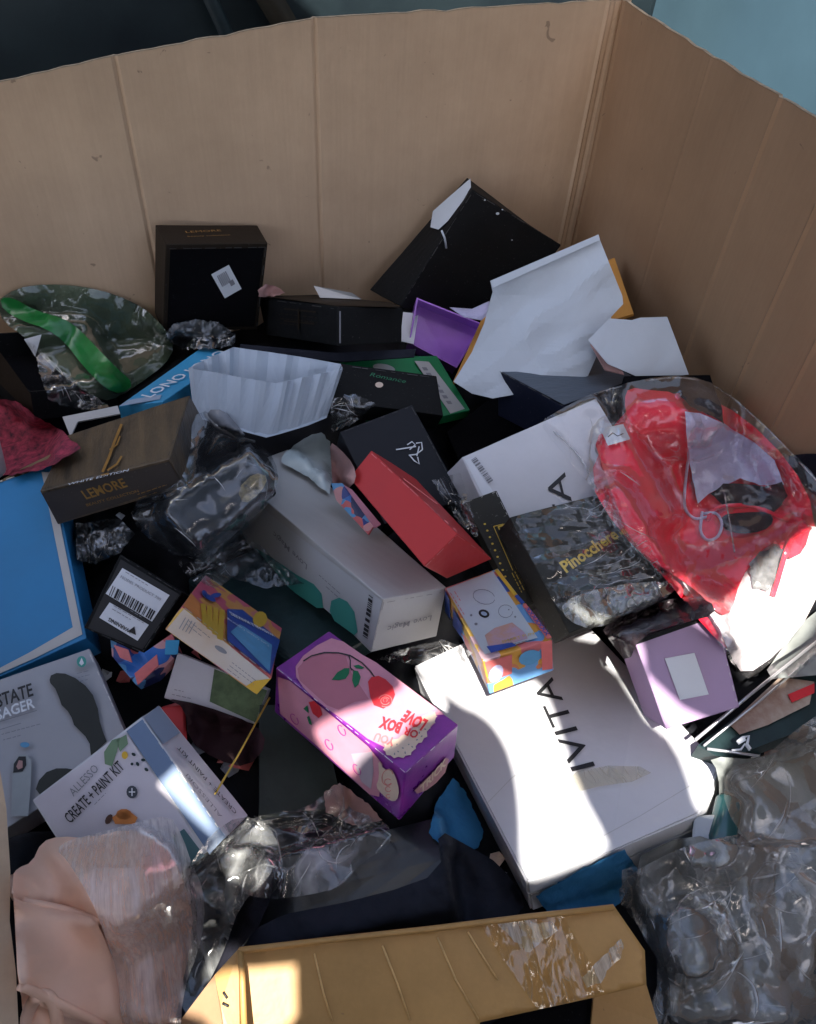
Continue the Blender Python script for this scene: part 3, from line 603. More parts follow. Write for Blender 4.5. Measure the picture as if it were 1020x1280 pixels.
t = bthing('back_long', 'black_carton', 'long black carton lying between the standing square box and the tipped one, its lid brownish'); b = BOX_O['back_long']
body(b, 'carton', BLACK, t)
decal(b, 'b+', [(328,370),(420,382),(500,384),(488,378),(400,369)], 'lid_panel', BROWNB, t, off=.0014)
multi(b, 'c+', [[(355,385),(395,389),(395,391),(355,387)],[(355,400),(393,404),(393,406),(355,402)],[(372,386),(374,386),(374,412),(372,412)]], 'faint_print', BROWNB, t)
decal(b, 'a+', [(424,389),(426,389),(426,429),(424,429)], 'edge_wear', GREYI, t)

# open violet tray with a white flap
t = bthing('purple_tray', 'open_tray', 'small open violet plastic tray below the tipped black box', 'tray'); b = BOX_O['purple_tray']
tray(b.P, PURPT, PURPT, t, inset=.25)
slab('side_flap', [at(504,390,.045), at(523,392,.05), at(517,430,.04), at(500,426,.035)], .001, LABEL, t)

t = thing('orange_envelope', 'padded orange envelope wedged behind the white mailer', 'envelope', at(700,400,.12))
slab('envelope', [at(607,388,.07), at(768,322,.16), at(792,392,.14), at(640,440,.09), at(566,478,.03)], .006, ORNG, t)
text_b = None

# boxes in the dark middle
t = bthing('green_flat', 'flat_box', 'flat bright green box with a white strip along its side, behind the black boxes'); b = BOX_O['green_flat']
body(b, 'carton', GREEN, t)
wp = decal(b, 'c+', [(518,451),(536,452),(581,511),(563,517)], 'side_strip', GREYW, t); 
multi(b, 'c+', [[(527+i*5,459+i*7),(533+i*5,459+i*7),(535.5+i*5,463+i*7),(530+i*5,463+i*7)] for i in range(7)], 'strip_print', GREYI, t, off=.0022)
decal(b, 'c+', ell(480,460,14,5,10), 'emblem_patch', GREYW, t)

t = bthing('black_emblem', 'black_carton', 'black carton with a tiny gold dot and green script, in front of the green box'); b = BOX_O['black_emblem']
body(b, 'carton', BLACK, t); decal(b, 'c+', ell(474,481,5,3.5), 'gold_dot', CREAM, t)
text(b, 'c+', 'Romance', (462,470), (507,479), .009, LEAF, t, shear=.3)

t = bthing('black_satin', 'black_carton', 'satin black carton with a small silver scribble logo beside the red box'); b = BOX_O['black_satin']
body(b, 'carton', mat('satin_black', (.011,.012,.016), rough=.5, spec=.2, var=.15, bump=.06), t)
multi(b, 'c+', [stroke(p_, 1.5) for p_ in ([(495,562),(508,560),(520,558)], [(520,554),(527,553),(528,562)], [(509,556),(515,552),(519,556),(512,562)], [(528,562),(520,568),(511,569)], [(512,569),(518,576),(524,580),(522,571)], [(524,558),(521,570)])], 'silver_logo', LABEL, t)

t = bthing('dark_side', 'black_carton', 'plain black carton deep in the shade left of the barcoded white box'); body(BOX_O['dark_side'], 'carton', BLACKM, t)
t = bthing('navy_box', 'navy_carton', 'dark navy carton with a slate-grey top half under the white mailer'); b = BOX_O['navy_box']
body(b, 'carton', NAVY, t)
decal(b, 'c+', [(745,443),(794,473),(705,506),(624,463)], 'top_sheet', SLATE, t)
t = bthing('black_right', 'black_carton', 'low black carton just above the bag of red clothes at the right wall'); body(BOX_O['black_right'], 'carton', BLACKM, t)

t = bthing('left_tray', 'open_box', 'empty black open box at the left edge beneath the green zip bag'); b = BOX_O['left_tray']
tray(b.P, BLACK, BLACKM, t, inset=.1)
decal(b, 'a-', [(0,440),(38,492),(43,522),(0,480)], 'side_print', BROWNB, t)

t = bthing('blue_long', 'slim_box', 'slim blue and white box with ONO lettering poking out beside the pleated tray'); b = BOX_O['blue_long']
body(b, 'carton', BLUEL, t)
decal(b, 'c+', [(148,508),(200,499),(202,493),(160,500)], 'pale_end', PBLUE, t)
text(b, 'c+', 'LONO LONO', (188,497), (284,440), .026, LABEL, t, font_bold=.01)
slab('white_end_flap', [at(78,521,.05), at(147,507,.06), at(150,517,.055), at(97,527,.05), at(88,546,.045)], .003, WHITE2, t)

# ---------------------------------------------------------------- middle boxes
t = bthing('white_a', 'white_box', 'white barcoded box with black letter A, half under the bag of red clothes'); b = BOX_O['white_a']
body(b, 'carton', WHITE, t, amp=.001)
lb = decal(b, 'c+', [(581,575),(592,572),(617,616),(604,620)], 'barcode_label', LABEL, t)
barcode(b, 'c+', [(589,576),(596,574),(613,606),(606,610)][0:0] or [(589,575),(611,605),(617,601),(595,571)], 'barcode', GREYI, lb, n=14, off=.003)
text(b, 'c+', 'IVITA', (738,722), (706,590), .036, INK, t)
t = bthing('gold_strip', 'slim_box', 'narrow charcoal box with gold block print, between the red box and the shrink-wrapped one'); b = BOX_O['gold_strip']
body(b, 'carton', CHAR, t)
text(b, 'c+', 'LEMORE', (622,658), (646,712), .012, GOLDB, t, font_bold=.012)
multi(b, 'c+', [stroke(p_, .9) for p_ in ([(617,658),(629,655)],[(629,655),(655,708)],[(617,658),(641,713)])], 'print_frame', GOLDB, t)
multi(b, 'c+', [ell(606+i*3.2,655+i*8.2,1.6,1.3,n=6) for i in range(9)], 'dot_row', GOLDB, t)
t = bthing('wrapped', 'wrapped_box', 'shrink-wrapped charcoal box with curly gold lettering beside the red clothes bag'); b = BOX_O['wrapped']
body(b, 'carton', CHAR, t)
text(b, 'c+', 'Pinocchere', (708,716), (774,671), .018, GOLDB, t, font_bold=.03)

t = bthing('ivita', 'white_box', 'large white lidded box reading IVITA, lying in the foreground with sun across it'); b = BOX_O['ivita']
# top outline with its crushed right corner, walls a little inset below the lid
tp_ = [b.pt('c+', *q_, 0) for q_ in [(517,832),(610,788),(700,745),(800,849),(903,953),(880,1009),(765,1063),(658,1102),(590,972)]]
tp_[4] += np.array([0,0,-.008]); tp_[5] += np.array([0,0,-.02])
down = (b.P[0]-b.P[1]); down /= np.linalg.norm(down)
def prism(name, top, off0, off1, m, parent, inset=0, bevel=.0025):
    top = np.array(top); c = top.mean(0); top = c+(top-c)*(1-inset); bm = bmesh.new()
    a = [bm.verts.new(p) for p in top+down*off0]; e = [bm.verts.new(p) for p in top+down*off1]; k = len(a)
    bm.faces.new(a); bm.faces.new(e[::-1])
    for i in range(k): bm.faces.new((a[i], e[i], e[(i+1) % k], a[(i+1) % k]))
    bmesh.ops.recalc_face_normals(bm, faces=bm.faces)
    bmesh.ops.bevel(bm, geom=list(bm.edges), offset=bevel, segments=2, affect='EDGES')
    bmesh.ops.triangulate(bm, faces=[f for f in bm.faces if len(f.verts) > 4])
    V = np.array([v.co[:] for v in bm.verts]); F_ = [tuple(v.index for v in f.verts) for f in bm.faces]; bm.free(); return link(name, V, F_, m, parent)
prism('lid', tp_, 0, .026, WHITE, t); prism('tray', tp_, .0265, .060, WHITE, t, inset=.006)
text(b, 'c+', 'IVITA', (744,957), (690,846), .034, INK, t)
_e = tp_[8]-tp_[0]; _o = np.cross(_e, down); _o /= np.linalg.norm(_o)
if np.dot(_o, b.c-tp_[0]) > 0: _o = -_o
_q = [tp_[0]+_e*u+down*w_+_o*.0016 for u, w_ in ((.10,.002),(.10,.024),(.44,.024),(.44,.002))]; _rs = random.Random(2); V, F_ = [], []; u = 0
while u < 1:
    w_ = _rs.choice((.012,.022,.034)); A = _q[0]+(_q[3]-_q[0])*u; B_ = _q[0]+(_q[3]-_q[0])*(u+w_); C_ = _q[1]+(_q[2]-_q[1])*(u+w_); D_ = _q[1]+(_q[2]-_q[1])*u
    k = len(V); V += [A, B_, C_, D_]; F_.append((k, k+1, k+2, k+3)); u += w_+_rs.choice((.014,.024))
o = link('barcode', V, F_, GREYI, t, solid=False); o['kind'] = 'stuff'
poly3('tape', [b.pt('c+', *q_, .0032) for q_ in [(704,978),(722,964),(760,957),(800,958),(814,966),(790,977),(748,983),(722,990)]], film('yellow_tape', haze=.25, tint=(.98,.95,.86), hazecol=(.66,.62,.50), gloss=.04, fscale=40, crease=.3, facet=.2), t)
multi(b, 'c+', [stroke(p_, .9) for p_ in ([(754,1045),(800,1020),(866,980)], [(609,1004),(640,972),(655,962)], [(660,1080),(668,1072),(690,1062)], [(662,1075),(670,1082)], [(690,975),(705,960)])], 'crease', GREYW, t, off=.0028)

t = bthing('purple_sq', 'lilac_box', 'square lilac box with a blank white label, right of the big white box'); b = BOX_O['purple_sq']
body(b, 'carton', LILAC, t)
decal(b, 'c+', [(831,823),(868,816),(886,868),(850,875)], 'label_sticker', LABEL, t, off=.002)
decal(b, 'c+', [(795,806),(895,771),(893,766),(794,800)], 'dark_edge', BLACK, t, off=.0017)

t = bthing('black_gold', 'black_carton', 'large brown-black box with gold print and a scratched top, leaning over the blue lid'); b = BOX_O['black_gold']
body(b, 'carton', mat('scratched_brown_board', (.030,.027,.023), rough=.35, spec=.5, var=.1, scale=7, bump=.3, streak=(7,1,1), col2=(.13,.088,.048), dust=.1), t)
decal(b, 'b-', [(52,617),(211,577),(227,605),(72,654)], 'front_panel', mat('dark_front_board', (.042,.033,.028), rough=.5, var=.12, bump=.1, dust=.35), t)
text(b, 'b-', 'LEMORE', (108,624), (160,608), .017, GOLD, t, font_bold=.02, off=.0026)
text(b, 'b-', 'BEAUTY COLLECTION', (109,633), (174,615), .005, GOLD, t, off=.0026)
multi(b, 'c+', [stroke(p_, w_) for p_, w_ in ([[(128,590),(136,572),(143,552),(152,530)], 3.2], [[(134,588),(146,580),(152,570)], 2.4], [[(137,562),(146,556),(150,545)], 2], [[(126,594),(136,592)], 2.6])], 'gold_script', GOLD, t); [o for o in COL.objects if o.name.startswith('gold_script')][0]['kind'] = 'stuff'
text(b, 'c+', 'WHITE EDITION', (84,607), (160,589), .006, LABEL, t)

t = bthing('teal_slab', 'dark_pouch_box', 'glossy dark teal box lying under the long white box'); body(BOX_O['teal_slab'], 'carton', DKTEAL, t, amp=.003, bev=.006, freq=8)
t = bthing('white_green', 'small_box', 'small white box with a green leafy end, below the colouring markers'); b = BOX_O['white_green']
body(b, 'carton', WHITE, t)
decal(b, 'c+', [(268,836),(334,863),(319,903),(262,877)], 'green_end', mat('mossy_print', (.05,.09,.04), rough=.45, var=.3, col2=(.14,.22,.10), scale=40, bump=.2), t)
t = bthing('dark_green', 'dark_carton', 'dark grey-green carton between the paint kit and the cherry box'); body(BOX_O['dark_green'], 'carton', DKGREEN, t, amp=.002)

t = bthing('blue_lid', 'blue_box', 'large bright blue box with a white line near its rim, at the left edge'); b = BOX_O['blue_lid']
body(b, 'lid', BLUE, t)
decal(b, 'c+', [(52,590),(62,590),(103,793),(45,822),(-10,846),(-10,840),(36,816),(91,784)], 'rim', WHITE2, t)

t = bthing('labels', 'black_carton', 'matt black box with two white printed labels, one barcoded, left of the markers'); b = BOX_O['labels']
body(b, 'carton', CHAR if False else BLACK, t)
decal(b, 'c+', [(151,699),(224,743),(178,812),(110,785)], 'face_panel', mat('matt_black_face', (.022,.022,.023), rough=.65, var=.15, bump=.1), t)
l1 = decal(b, 'c+', [(153,710),(212,744),(190,777),(132,742)], 'label_sticker', LABEL, t, off=.0022)
barcode(b, 'c+', [(141,732),(196,765),(190,776),(136,744)], 'barcode', INK, l1, n=20, off=.003, seed=4)
text(b, 'c+', 'MODEL PRODUCT 700', (150,722), (200,751), .004, GREYI, l1, off=.003)
l2 = decal(b, 'c+', [(137,753),(186,781),(172,801),(124,772)], 'label_sticker', LABEL, t, off=.0022)
text(b, 'c+', 'WARNING', (165,788), (137,772), .005, INK, l2, off=.003, font_bold=.02)
multi(b, 'c+', [[(160,789),(170,794),(168,783)]], 'warning_triangle', INK, l2, off=.003)

t = bthing('markers', 'marker_box', 'coral and blue box of washable markers, tilted, left of the cherry box'); b = BOX_O['markers']
body(b, 'carton', BUSY3, t)
decal(b, 'c+', [(229,757),(239,741),(282,790),(276,795)], 'orange_panel', ORAN, t)
multi(b, 'c+', [[(251+i*8,754+i*2.5),(257+i*8,755+i*2.5),(260+i*6.2,783+i*6),(253+i*6,780+i*6)] for i in range(4)], 'marker_pen', YELL, t, off=.0024)
decal(b, 'c+', [(284,761),(303,762),(350,800),(338,843),(284,800)], 'blue_panel', DBLUE, t, off=.0020)
decal(b, 'c+', [(288,790),(300,780),(340,806),(337,840)], 'light_blue_panel', SKYB, t, off=.0026)
decal(b, 'c+', ell(325,774,9,10,20,12), 'yellow_badge', YELL, t, off=.0026)
multi(b, 'c+', [ell(262,747,9,3,30,10), ell(270,744,7,3,-10,10), ell(256,742,5,3,60,10)], 'blue_splash', DBLUE, t, off=.0026)
text(b, 'c+', 'WASHABLE MARKERS', (341,792), (286,764), .010, LABEL, t, off=.0032, font_bold=.02)
text(b, 'c+', 'Cute Crayon Colouring', (336,806), (284,772), .008, LABEL, t, off=.0032)
decal(b, 'b-', [(230,761),(338,849),(320,866),(208,787)], 'side_panel', mat('faded_side_print', (.55,.40,.28), rough=.45, var=.1, scale=6, bump=.05, col2=(.60,.58,.54)), t)
multi(b, 'b-', [stroke([(232+i*4,772+i*2),(224+i*4,786+i*2)], 1.1) for i in range(4)], 'side_bars', GREYI, t, off=.0022)
decal(b, 'b-', ell(276,812,9,3,32,12), 'side_emblem', GREYI, t, off=.0022)
decal(b, 'b-', [(318,851),(339,848),(321,868),(307,858)], 'side_print', YELL, t, off=.0022)

t = bthing('love', 'long_white_box', 'long white box lettered Love Magic with green shapes on its side'); b = BOX_O['love']
body(b, 'carton', GREYW, t)
text(b, 'c+', 'Love Magic', (540,769), (485,783), .010, GREYI, t, font_bold=.01)
decal(b, 'a-', [(478,750),(464,813),(300,676),(290,640),(333,635)][0:0] or [(477.5,751),(465,811),(296,668),(296,610)], 'side_panel', mat('cool_white_side', (.46,.48,.49), rough=.5, var=.03, bump=.08), t, off=.0013)
multi(b, 'a-', [[(414,751),(424,747),(434,752),(443,765),(447,790),(443,794),(418,776),(412,764)], [(318,684),(340,697),(370,718),(392,730),(402,742),(404,760),(396,760),(370,742),(340,716)]], 'green_shape', TEAL, t, off=.0022)
text(b, 'a-', 'Love Magic', (384,706), (342,664), .010, GREYI, t, off=.0022, font_bold=.01)
barcode(b, 'a-', [(461,744),(452,797),(458,800),(466,748)][0:0] or [(461,743),(453,797),(459,801),(466,747)], 'barcode', INK, t, n=12, off=.0026, seed=8)

t = bthing('red', 'red_box', 'plain red box between the long white box and the black cartons'); b = BOX_O['red']
body(b, 'carton', REDB, t)
multi(b, 'b+', [stroke([(504,598),(547,630)], 1.0)], 'worn_line', CORAL, t)

t = bthing('gadget', 'gadget_box', 'small bright box with pale panel and black ring symbol, on the big white box'); b = BOX_O['gadget']
body(b, 'carton', BUSY1, t)
decal(b, 'c+', [(558,736),(616,714),(672,797),(606,818)], 'pale_panel', mat('pale_panel_print', (.46,.49,.52), rough=.4, var=.04, bump=.04), t)
multi(b, 'c+', [ell(605,767,7,5,20,16)+ell(605,767,4,2.6,20,16)[::-1][:0]], 'ring_symbol', INK, t, off=.0022)
decal(b, 'c+', ell(605,767,4,2.4,20,14), 'ring_centre', PBLUE, t, off=.0028)
multi(b, 'c+', [stroke(ell(605,746,14,9,15,14), .7), stroke(ell(632,764,9,8,0,14), .7)]+[ell(589,769,1.6,1.6,n=7), ell(595,780,2.2,1.8,n=7), ell(636,762,1,1,n=6), ell(644,771,1.4,1.4,n=6)], 'diagram', GREYI, t, off=.0022)
decal(b, 'c+', [(606,794),(618,785),(640,778),(655,790),(660,798),(612,812)], 'peach_wash', mat('peach_wash_print', (.50,.26,.14), rough=.4, var=.2, scale=30, col2=(.42,.30,.42), bump=.03), t, off=.0022)
decal(b, 'c+', [(608,808),(640,803),(646,807),(614,816)], 'blue_wash', DBLUE, t, off=.0027)
text(b, 'c+', 'SMART FUN', (628,804), (668,793), .006, GOLDB, t, off=.0027)
multi(b, 'c+', [[(618,713),(622,711),(646,742),(642,744)]], 'orange_band', YELL, t, off=.002)
multi(b, 'c+', [[(643,745),(647,743),(656,753),(652,756)]], 'blue_band', DBLUE, t, off=.002)
multi(b, 'c+', [[(653,757),(657,754),(690,797),(684,799)]], 'red_band', CORAL, t, off=.002)
text(b, 'c+', 'XXXXXXX', (656,760), (683,795), .006, DBLUE, t, off=.0025, font_bold=.02)
multi(b, 'b-', [[(606,828),(640,818),(640,842),(612,852)]], 'pink_print', CORAL, t)
multi(b, 'b-', [[(676,803),(690,800),(691,836),(678,838)]], 'pink_print', CORAL, t)
multi(b, 'b-', [ell(662,822,14,9,-20,14)], 'blue_shape', SKYB, t, off=.0022); multi(b, 'b-', [ell(620,842,8,12,30,14)], 'lilac_shape', LILACC, t, off=.0022)
multi(b, 'a-', [[(556,738),(562,750),(563,776),(556,764)],[(566,760),(578,782),(576,796),(566,782)]], 'blue_print', DBLUE, t)

# ---------------------------------------------------------------- lower left
t = bthing('massager', 'massager_box', 'white box with a dark curved product picture, lettered STATE MASSAGER, lower left'); b = BOX_O['massager']
body(b, 'carton', mat('pale_grey_board', (.36,.36,.38), rough=.5, var=.06, scale=3, bump=.06), t)
def cz(p_, ox=0, oy=820, s=1020/160): return [(ox+x/s, oy+y/s) for x, y in p_]
decal(b, 'c+', cz([(395,190),(405,155),(450,135),(520,140),(600,175),(680,235),(740,310),(780,420),(795,520),(820,600),(850,680),(725,805),(715,700),(680,640),(640,600),(590,550),(570,490),(540,440),(490,390),(470,330),(440,260),(400,215)]), 'product_picture', mat('dark_olive_print', (.022,.024,.020), rough=.4, var=.2, bump=.03), t)
decal(b, 'c+', cz([(285,1060),(310,990),(370,925),(450,895),(530,895),(640,915),(370,1175)]), 'product_picture', mat('dark_olive_print', 0), t)
decal(b, 'c+', ell(102,827,6,7,0,16), 'drop_badge', TEAL, t); decal(b, 'c+', [(102,822),(105,829),(102,832),(99,829)], 'drop', LABEL, t, off=.0022)
text(b, 'c+', 'PROSTATE', (-34,895), (42,869), .019, INK, t, font_bold=.02)
text(b, 'c+', 'MASSAGER', (-34,911), (44,884), .015, LABEL, t, font_bold=.02)
multi(b, 'c+', [stroke([(0,902),(46,888)], 1), stroke([(0,912),(26,904)], 1)], 'small_print', GREYI, t)
decal(b, 'c+', ell(31,931,6,3.5,0,12), 'blue_bow', SKYB, t)
decal(b, 'c+', cz([(100,930),(110,840),(150,785),(210,785),(250,830),(250,960),(225,1275),(90,1275)]), 'hand_picture', mat('pale_hand_print', (.33,.35,.35), rough=.4, var=.12, bump=.03), t)
decal(b, 'c+', cz([(105,930),(110,860),(150,800),(205,800),(210,870),(180,920)]), 'dark_nail', INK, t, off=.0022)
decal(b, 'c+', cz([(130,880),(150,830),(180,835),(180,890),(145,905)]), 'pink_dot', FLESH, t, off=.003)

t = bthing('paint', 'craft_kit_box', 'pale craft box reading CREATE + PAINT KIT, lower left, partly under milky film'); b = BOX_O['paint']
body(b, 'carton', WHITE, t)
decal(b, 'c+', [(160,917),(180,899),(282,1046),(230,1100),(205,1060),(225,1040)][0:0] or [(158,914),(178,899),(282,1046),(262,1068)], 'blue_band', MBLUE, t)
decal(b, 'c+', [(42,1001),(157,915),(240,1040),(130,1130)], 'art_panel', mat('lilac_white_print', (.54,.50,.54), rough=.45, var=.05, bump=.04), t)
decal(b, 'a+', [(180,897),(198,882),(225,916),(204,930)], 'pale_end', PBLUE, t)
text(b, 'c+', 'CREATE + PAINT KIT', (88,1030), (156,960), .013, INK, t, off=.0026, font_bold=.012)
text(b, 'c+', 'ALLESSO', (92,996), (124,962), .010, GREYI, t, off=.0026)
text(b, 'a+', 'CREATE + PAINT KIT', (296,1014), (224,932), .012, INK, t, off=.0022)
text(b, 'a+', 'ALLESSORI', (278,1020), (235,967), .010, GREYI, t, off=.0022)
multi(b, 'c+', [[(130,940),(140,925),(150,922),(146,940),(140,958),(131,955)], [(145,925),(158,918),(160,930),(150,940)]], 'leaf_print', mat('sage_print', (.14,.22,.13), rough=.5, var=.1, bump=.03), t, off=.0026)
multi(b, 'c+', [ell(167,943,3,2,30,8), ell(172,955,3,2,60,8), ell(179,950,3,2,10,8), ell(183,962,3,2,40,8), ell(165,955,2,2,0,8)], 'teal_dots', DKTEAL, t, off=.003)
multi(b, 'c+', [ell(156,944,4,5,0,10)], 'yellow_flower', YELL, t, off=.003)
decal(b, 'c+', ell(165,990,7,8,0,14), 'black_badge', mat('slate_ink', (.05,.055,.07), var=.1, bump=.02), t, off=.003); multi(b, 'c+', [stroke([(161,990),(169,990)], 1.4), stroke([(165,985),(165,995)], 1.4)], 'badge_cross', LABEL, t, off=.0036)
multi(b, 'c+', [[(140,1022),(150,1014),(162,1014),(172,1022),(168,1030),(144,1030)], ell(155,1018,10,7,0,10)], 'orange_shape', ORAN, t, off=.003)
multi(b, 'c+', [ell(136,1024,4,7,30,10)], 'brown_shape', mat('brown_ink', (.07,.03,.02), var=.1, bump=.02), t, off=.003)
multi(b, 'c+', [[(214,1046),(230,1036),(256,1070),(238,1082)]], 'teal_shape', mat('dull_teal_print', (.06,.13,.14), var=.1, bump=.03), t, off=.003)

# ---------------------------------------------------------------- cherry box
t = bthing('cherry', 'cherry_box', 'glossy purple and pink box with a cherry picture and lace lettering, at the centre'); b = BOX_O['cherry']
body(b, 'carton', PURPLE, t, bev=.002)
def c1(p_, ox=335, oy=780, s=1020/150): return [(ox+x/s, oy+y/s) for x, y in p_]
def c2(p_, ox=430, oy=860, s=1020/150): return [(ox+x/s, oy+y/s) for x, y in p_]
tpan = decal(b, 'c+', c1([(235,360),(300,270),(420,180),(540,120),(640,150),(800,260)])+[(470,828),(520,866),(556,893)]+c2([(780,230),(770,300),(700,370),(620,430),(560,560),(420,560),(340,500),(200,430),(60,320)])+c1([(540,745),(400,640),(300,540),(240,450)]), 'pink_panel', PALEP, t, off=.0014)
decal(b, 'c+', c1([(250,380),(310,310),(440,260),(560,250),(660,270),(700,400),(860,640),(740,660),(600,730),(500,690),(400,600),(270,480)]), 'pink_shape', PINK, t, off=.0018)
multi(b, 'c+', [stroke(c1([(300,315),(370,270),(480,242),(600,245),(700,268),(800,330),(870,400),(905,450)]), 1.7), stroke(c1([(685,262),(700,310),(700,370),(715,395)]), 1.4), stroke(c1([(700,370),(735,400)]), 1)], 'stem', mat('stem_ink', (.03,.03,.035), var=.1, bump=.02), t, off=.0026)
multi(b, 'c+', [c1([(540,475),(590,410),(650,375),(692,375),(690,420),(660,465),(600,478)]), c1([(725,395),(765,400),(788,450),(770,510),(738,545),(715,480)]), c1([(725,355),(770,345),(820,370),(800,382),(750,375)])], 'leaf', LEAF, t, off=.0026)
decal(b, 'c+', c1([(850,490),(880,450),(940,440),(1000,470),(1060,530),(1080,600),(1050,680),(980,720),(900,690),(870,620)]), 'cherry', REDI, t, off=.0026)
multi(b, 'c+', [stroke(ell(481.5,876,8.5,7.5,0,18,200,480), 1.1), stroke(ell(481.5,876,5.5,4.8,0,14,20,330), 1), stroke(ell(481.5,875,2.6,2.3,0,10,120,420), .9)], 'cherry_swirl', ROSE, t, off=.0032)
lace = decal(b, 'c+', [(p[0]+1.4*math.cos(k*1.9), p[1]+1.4*math.sin(k*1.9)) for k, p in enumerate(smooth_poly(c2([(345,470),(330,540),(400,590),(500,595),(580,560),(620,480),(700,430),(720,340),(780,290),(790,210),(740,190),(660,250),(560,380),(440,430)]), 2))], 'lace', CREAM, t, off=.0022)
rl = random.Random(3)
multi(b, 'c+', [ell(*c2([(x, y)])[0], rl.uniform(1,1.8), .9, rl.uniform(0,180), 8) for x, y in [(400,500),(450,480),(500,510),(550,480),(460,540),(520,550),(430,560),(580,500),(620,440),(660,410),(690,350),(640,380)]], 'lace_holes', GREYI, lace, off=.0028)
text(b, 'c+', 'LOVE', c2([(715,280)])[0], c2([(535,190)])[0], .018, REDI, t, off=.0036, font_bold=.05)
text(b, 'c+', 'BOX', c2([(500,300)])[0], c2([(325,245)])[0], .017, REDI, t, off=.0036, font_bold=.05)
text(b, 'c+', 'OR', c2([(640,370)])[0], c2([(520,330)])[0], .012, REDI, t, off=.0036, font_bold=.03)
text(b, 'c+', 'YOU', c2([(440,430)])[0], c2([(270,380)])[0], .012, ROSE, t, off=.0036, font_bold=.04)
decal(b, 'a-', [(347,846),(362,851),(413,893),(460,933),(478,955),(474,996),(462,993),(400,936),(350,892)], 'side_panel', PALEP, t, off=.0016)
decal(b, 'a-', c2([(60,560),(240,540),(250,700),(230,860),(150,800),(110,700)]), 'grey_shape', mat('grey_lilac_print', (.40,.33,.38), var=.05, bump=.03), t, off=.0021)
multi(b, 'a-', [stroke(ell(x, y, 3.4, 7.5, -32, 12, 0, 330), 1.1) for x, y in [(368,899),(427,913),(411,931),(446,962)]], 'lips_print', MAGE, t, off=.0026)
decal(b, 'a-', c1([(345,665),(390,655),(440,700),(462,770),(430,800),(380,760)]), 'cherry', REDI, t, off=.0026)
multi(b, 'a-', [c1([(300,720),(335,690),(345,760)]), c1([(330,790),(350,780),(375,860),(350,850)])], 'leaf', LEAF, t, off=.0026)
decal(b, 'a-', smooth_poly(c2([(290,600),(340,700),(400,680),(440,760),(470,870),(450,960),(390,960),(320,900),(270,840),(300,760)]), 1), 'lace', CREAM, t, off=.0021)
multi(b, 'a-', [stroke(ell(*c2([(375,800+k*60)])[0], 4.5-k, 4-k*.8, 20, 12, 0, 300), .9) for k in range(3)]+[stroke(ell(*c2([(370,760)])[0], 7, 10, 10, 14, 40, 330), .8)], 'lace_scroll', ROSE, t, off=.0026)
text(b, 'b-', 'TRICK', c2([(650,900)])[0], c2([(870,650)])[0], .018, CREAM, t, off=.0024, font_bold=.03)
decal(b, 'b-', c2([(620,900),(600,870),(700,770),(790,690),(870,595),(893,605),(860,720),(780,810),(700,870)]), 'text_glow', mat('dusty_pink_print', (.42,.20,.22), rough=.4, var=.25, scale=40, bump=.03), t, off=.0018)

def wear(key, fc, pts, m, lab, seed, w=.8, nm='edge_wear'):
    rg = random.Random(seed); P_ = []
    for a, c in zip(pts[:-1], pts[1:]):
        a = np.array(a, float); c = np.array(c, float); L_ = np.linalg.norm(c-a); d = (c-a)/L_; x = rg.uniform(0, 4)
        while x < L_-2:
            l_ = min(rg.uniform(2, 14), L_-x); P_.append(stroke([tuple(a+d*x), tuple(a+d*(x+l_))], w*rg.uniform(.5, 1.3))); x += l_+rg.uniform(1, 14)
    o = multi(BOX_O[key], fc, P_, nm, m, bo(lab), off=.0026); o['kind'] = 'stuff'
def bo(nm): return [o for o in COL.objects if o.get('label') and o.parent is None and o['label'].startswith(nm)][0]
fineprint(BOX_O['massager'], 'c+', (2,918), (50,905), 2, (2,7), GREYI, bo('white box with a dark curved'), 1)
fineprint(BOX_O['massager'], 'c+', (96,842), (112,838), 3, (1.5,5), GREYI, bo('white box with a dark curved'), 2, w=.8)
fineprint(BOX_O['paint'], 'c+', (118,1006), (146,977), 1, (3,3), GREYI, bo('pale craft box'), 3, w=.8)
fineprint(BOX_O['markers'], 'b-', (290,828), (320,851), 3, (-3,4), GREYI, bo('coral and blue box'), 4, w=.8)
fineprint(BOX_O['markers'], 'b-', (236,776), (262,797), 2, (-3,4), GREYI, bo('coral and blue box'), 5, w=.8)
fineprint(BOX_O['love'], 'a-', (425,742), (399,719), 2, (-3,4), GREYI, bo('long white box'), 6, w=.8)
fineprint(BOX_O['gadget'], 'c+', (563,741), (580,768), 2, (5,-2), CORAL, bo('small bright box'), 7, w=.9)
fineprint(BOX_O['gadget'], 'c+', (618,812), (660,800), 2, (1,-4), GREYI, bo('small bright box'), 8, w=.8)
fineprint(BOX_O['back_long'], 'c+', (350,392), (396,397), 3, (0,6), BROWNB, bo('long black carton'), 9, w=1)
fineprint(BOX_O['labels'], 'c+', (163,789-26), (186,777), 0+1, (3,3), GREYI, bo('matt black box'), 10, w=.8, off=.0032)
fineprint(BOX_O['labels'], 'c+', (142,757), (180,779), 2, (-2,4), GREYI, bo('matt black box'), 11, w=.8, off=.0032)
fineprint(BOX_O['labels'], 'c+', (157,715), (205,744), 1, (-2,4), GREYI, bo('matt black box'), 12, w=.8, off=.0032)
fineprint(BOX_O['white_green'], 'c+', (215,868), (238,873), 2, (3,-6), GREYI, bo('small white box'), 13, w=.8)
fineprint(BOX_O['black_gold'], 'b-', (172,618), (208,606), 2, (1,5), GOLD, bo('large brown-black box'), 14, w=.9, off=.003)
fineprint(BOX_O['gold_strip'], 'c+', (640,716), (652,740), 3, (3.5,-1.5), GOLDB, bo('narrow charcoal box'), 15, w=.8)
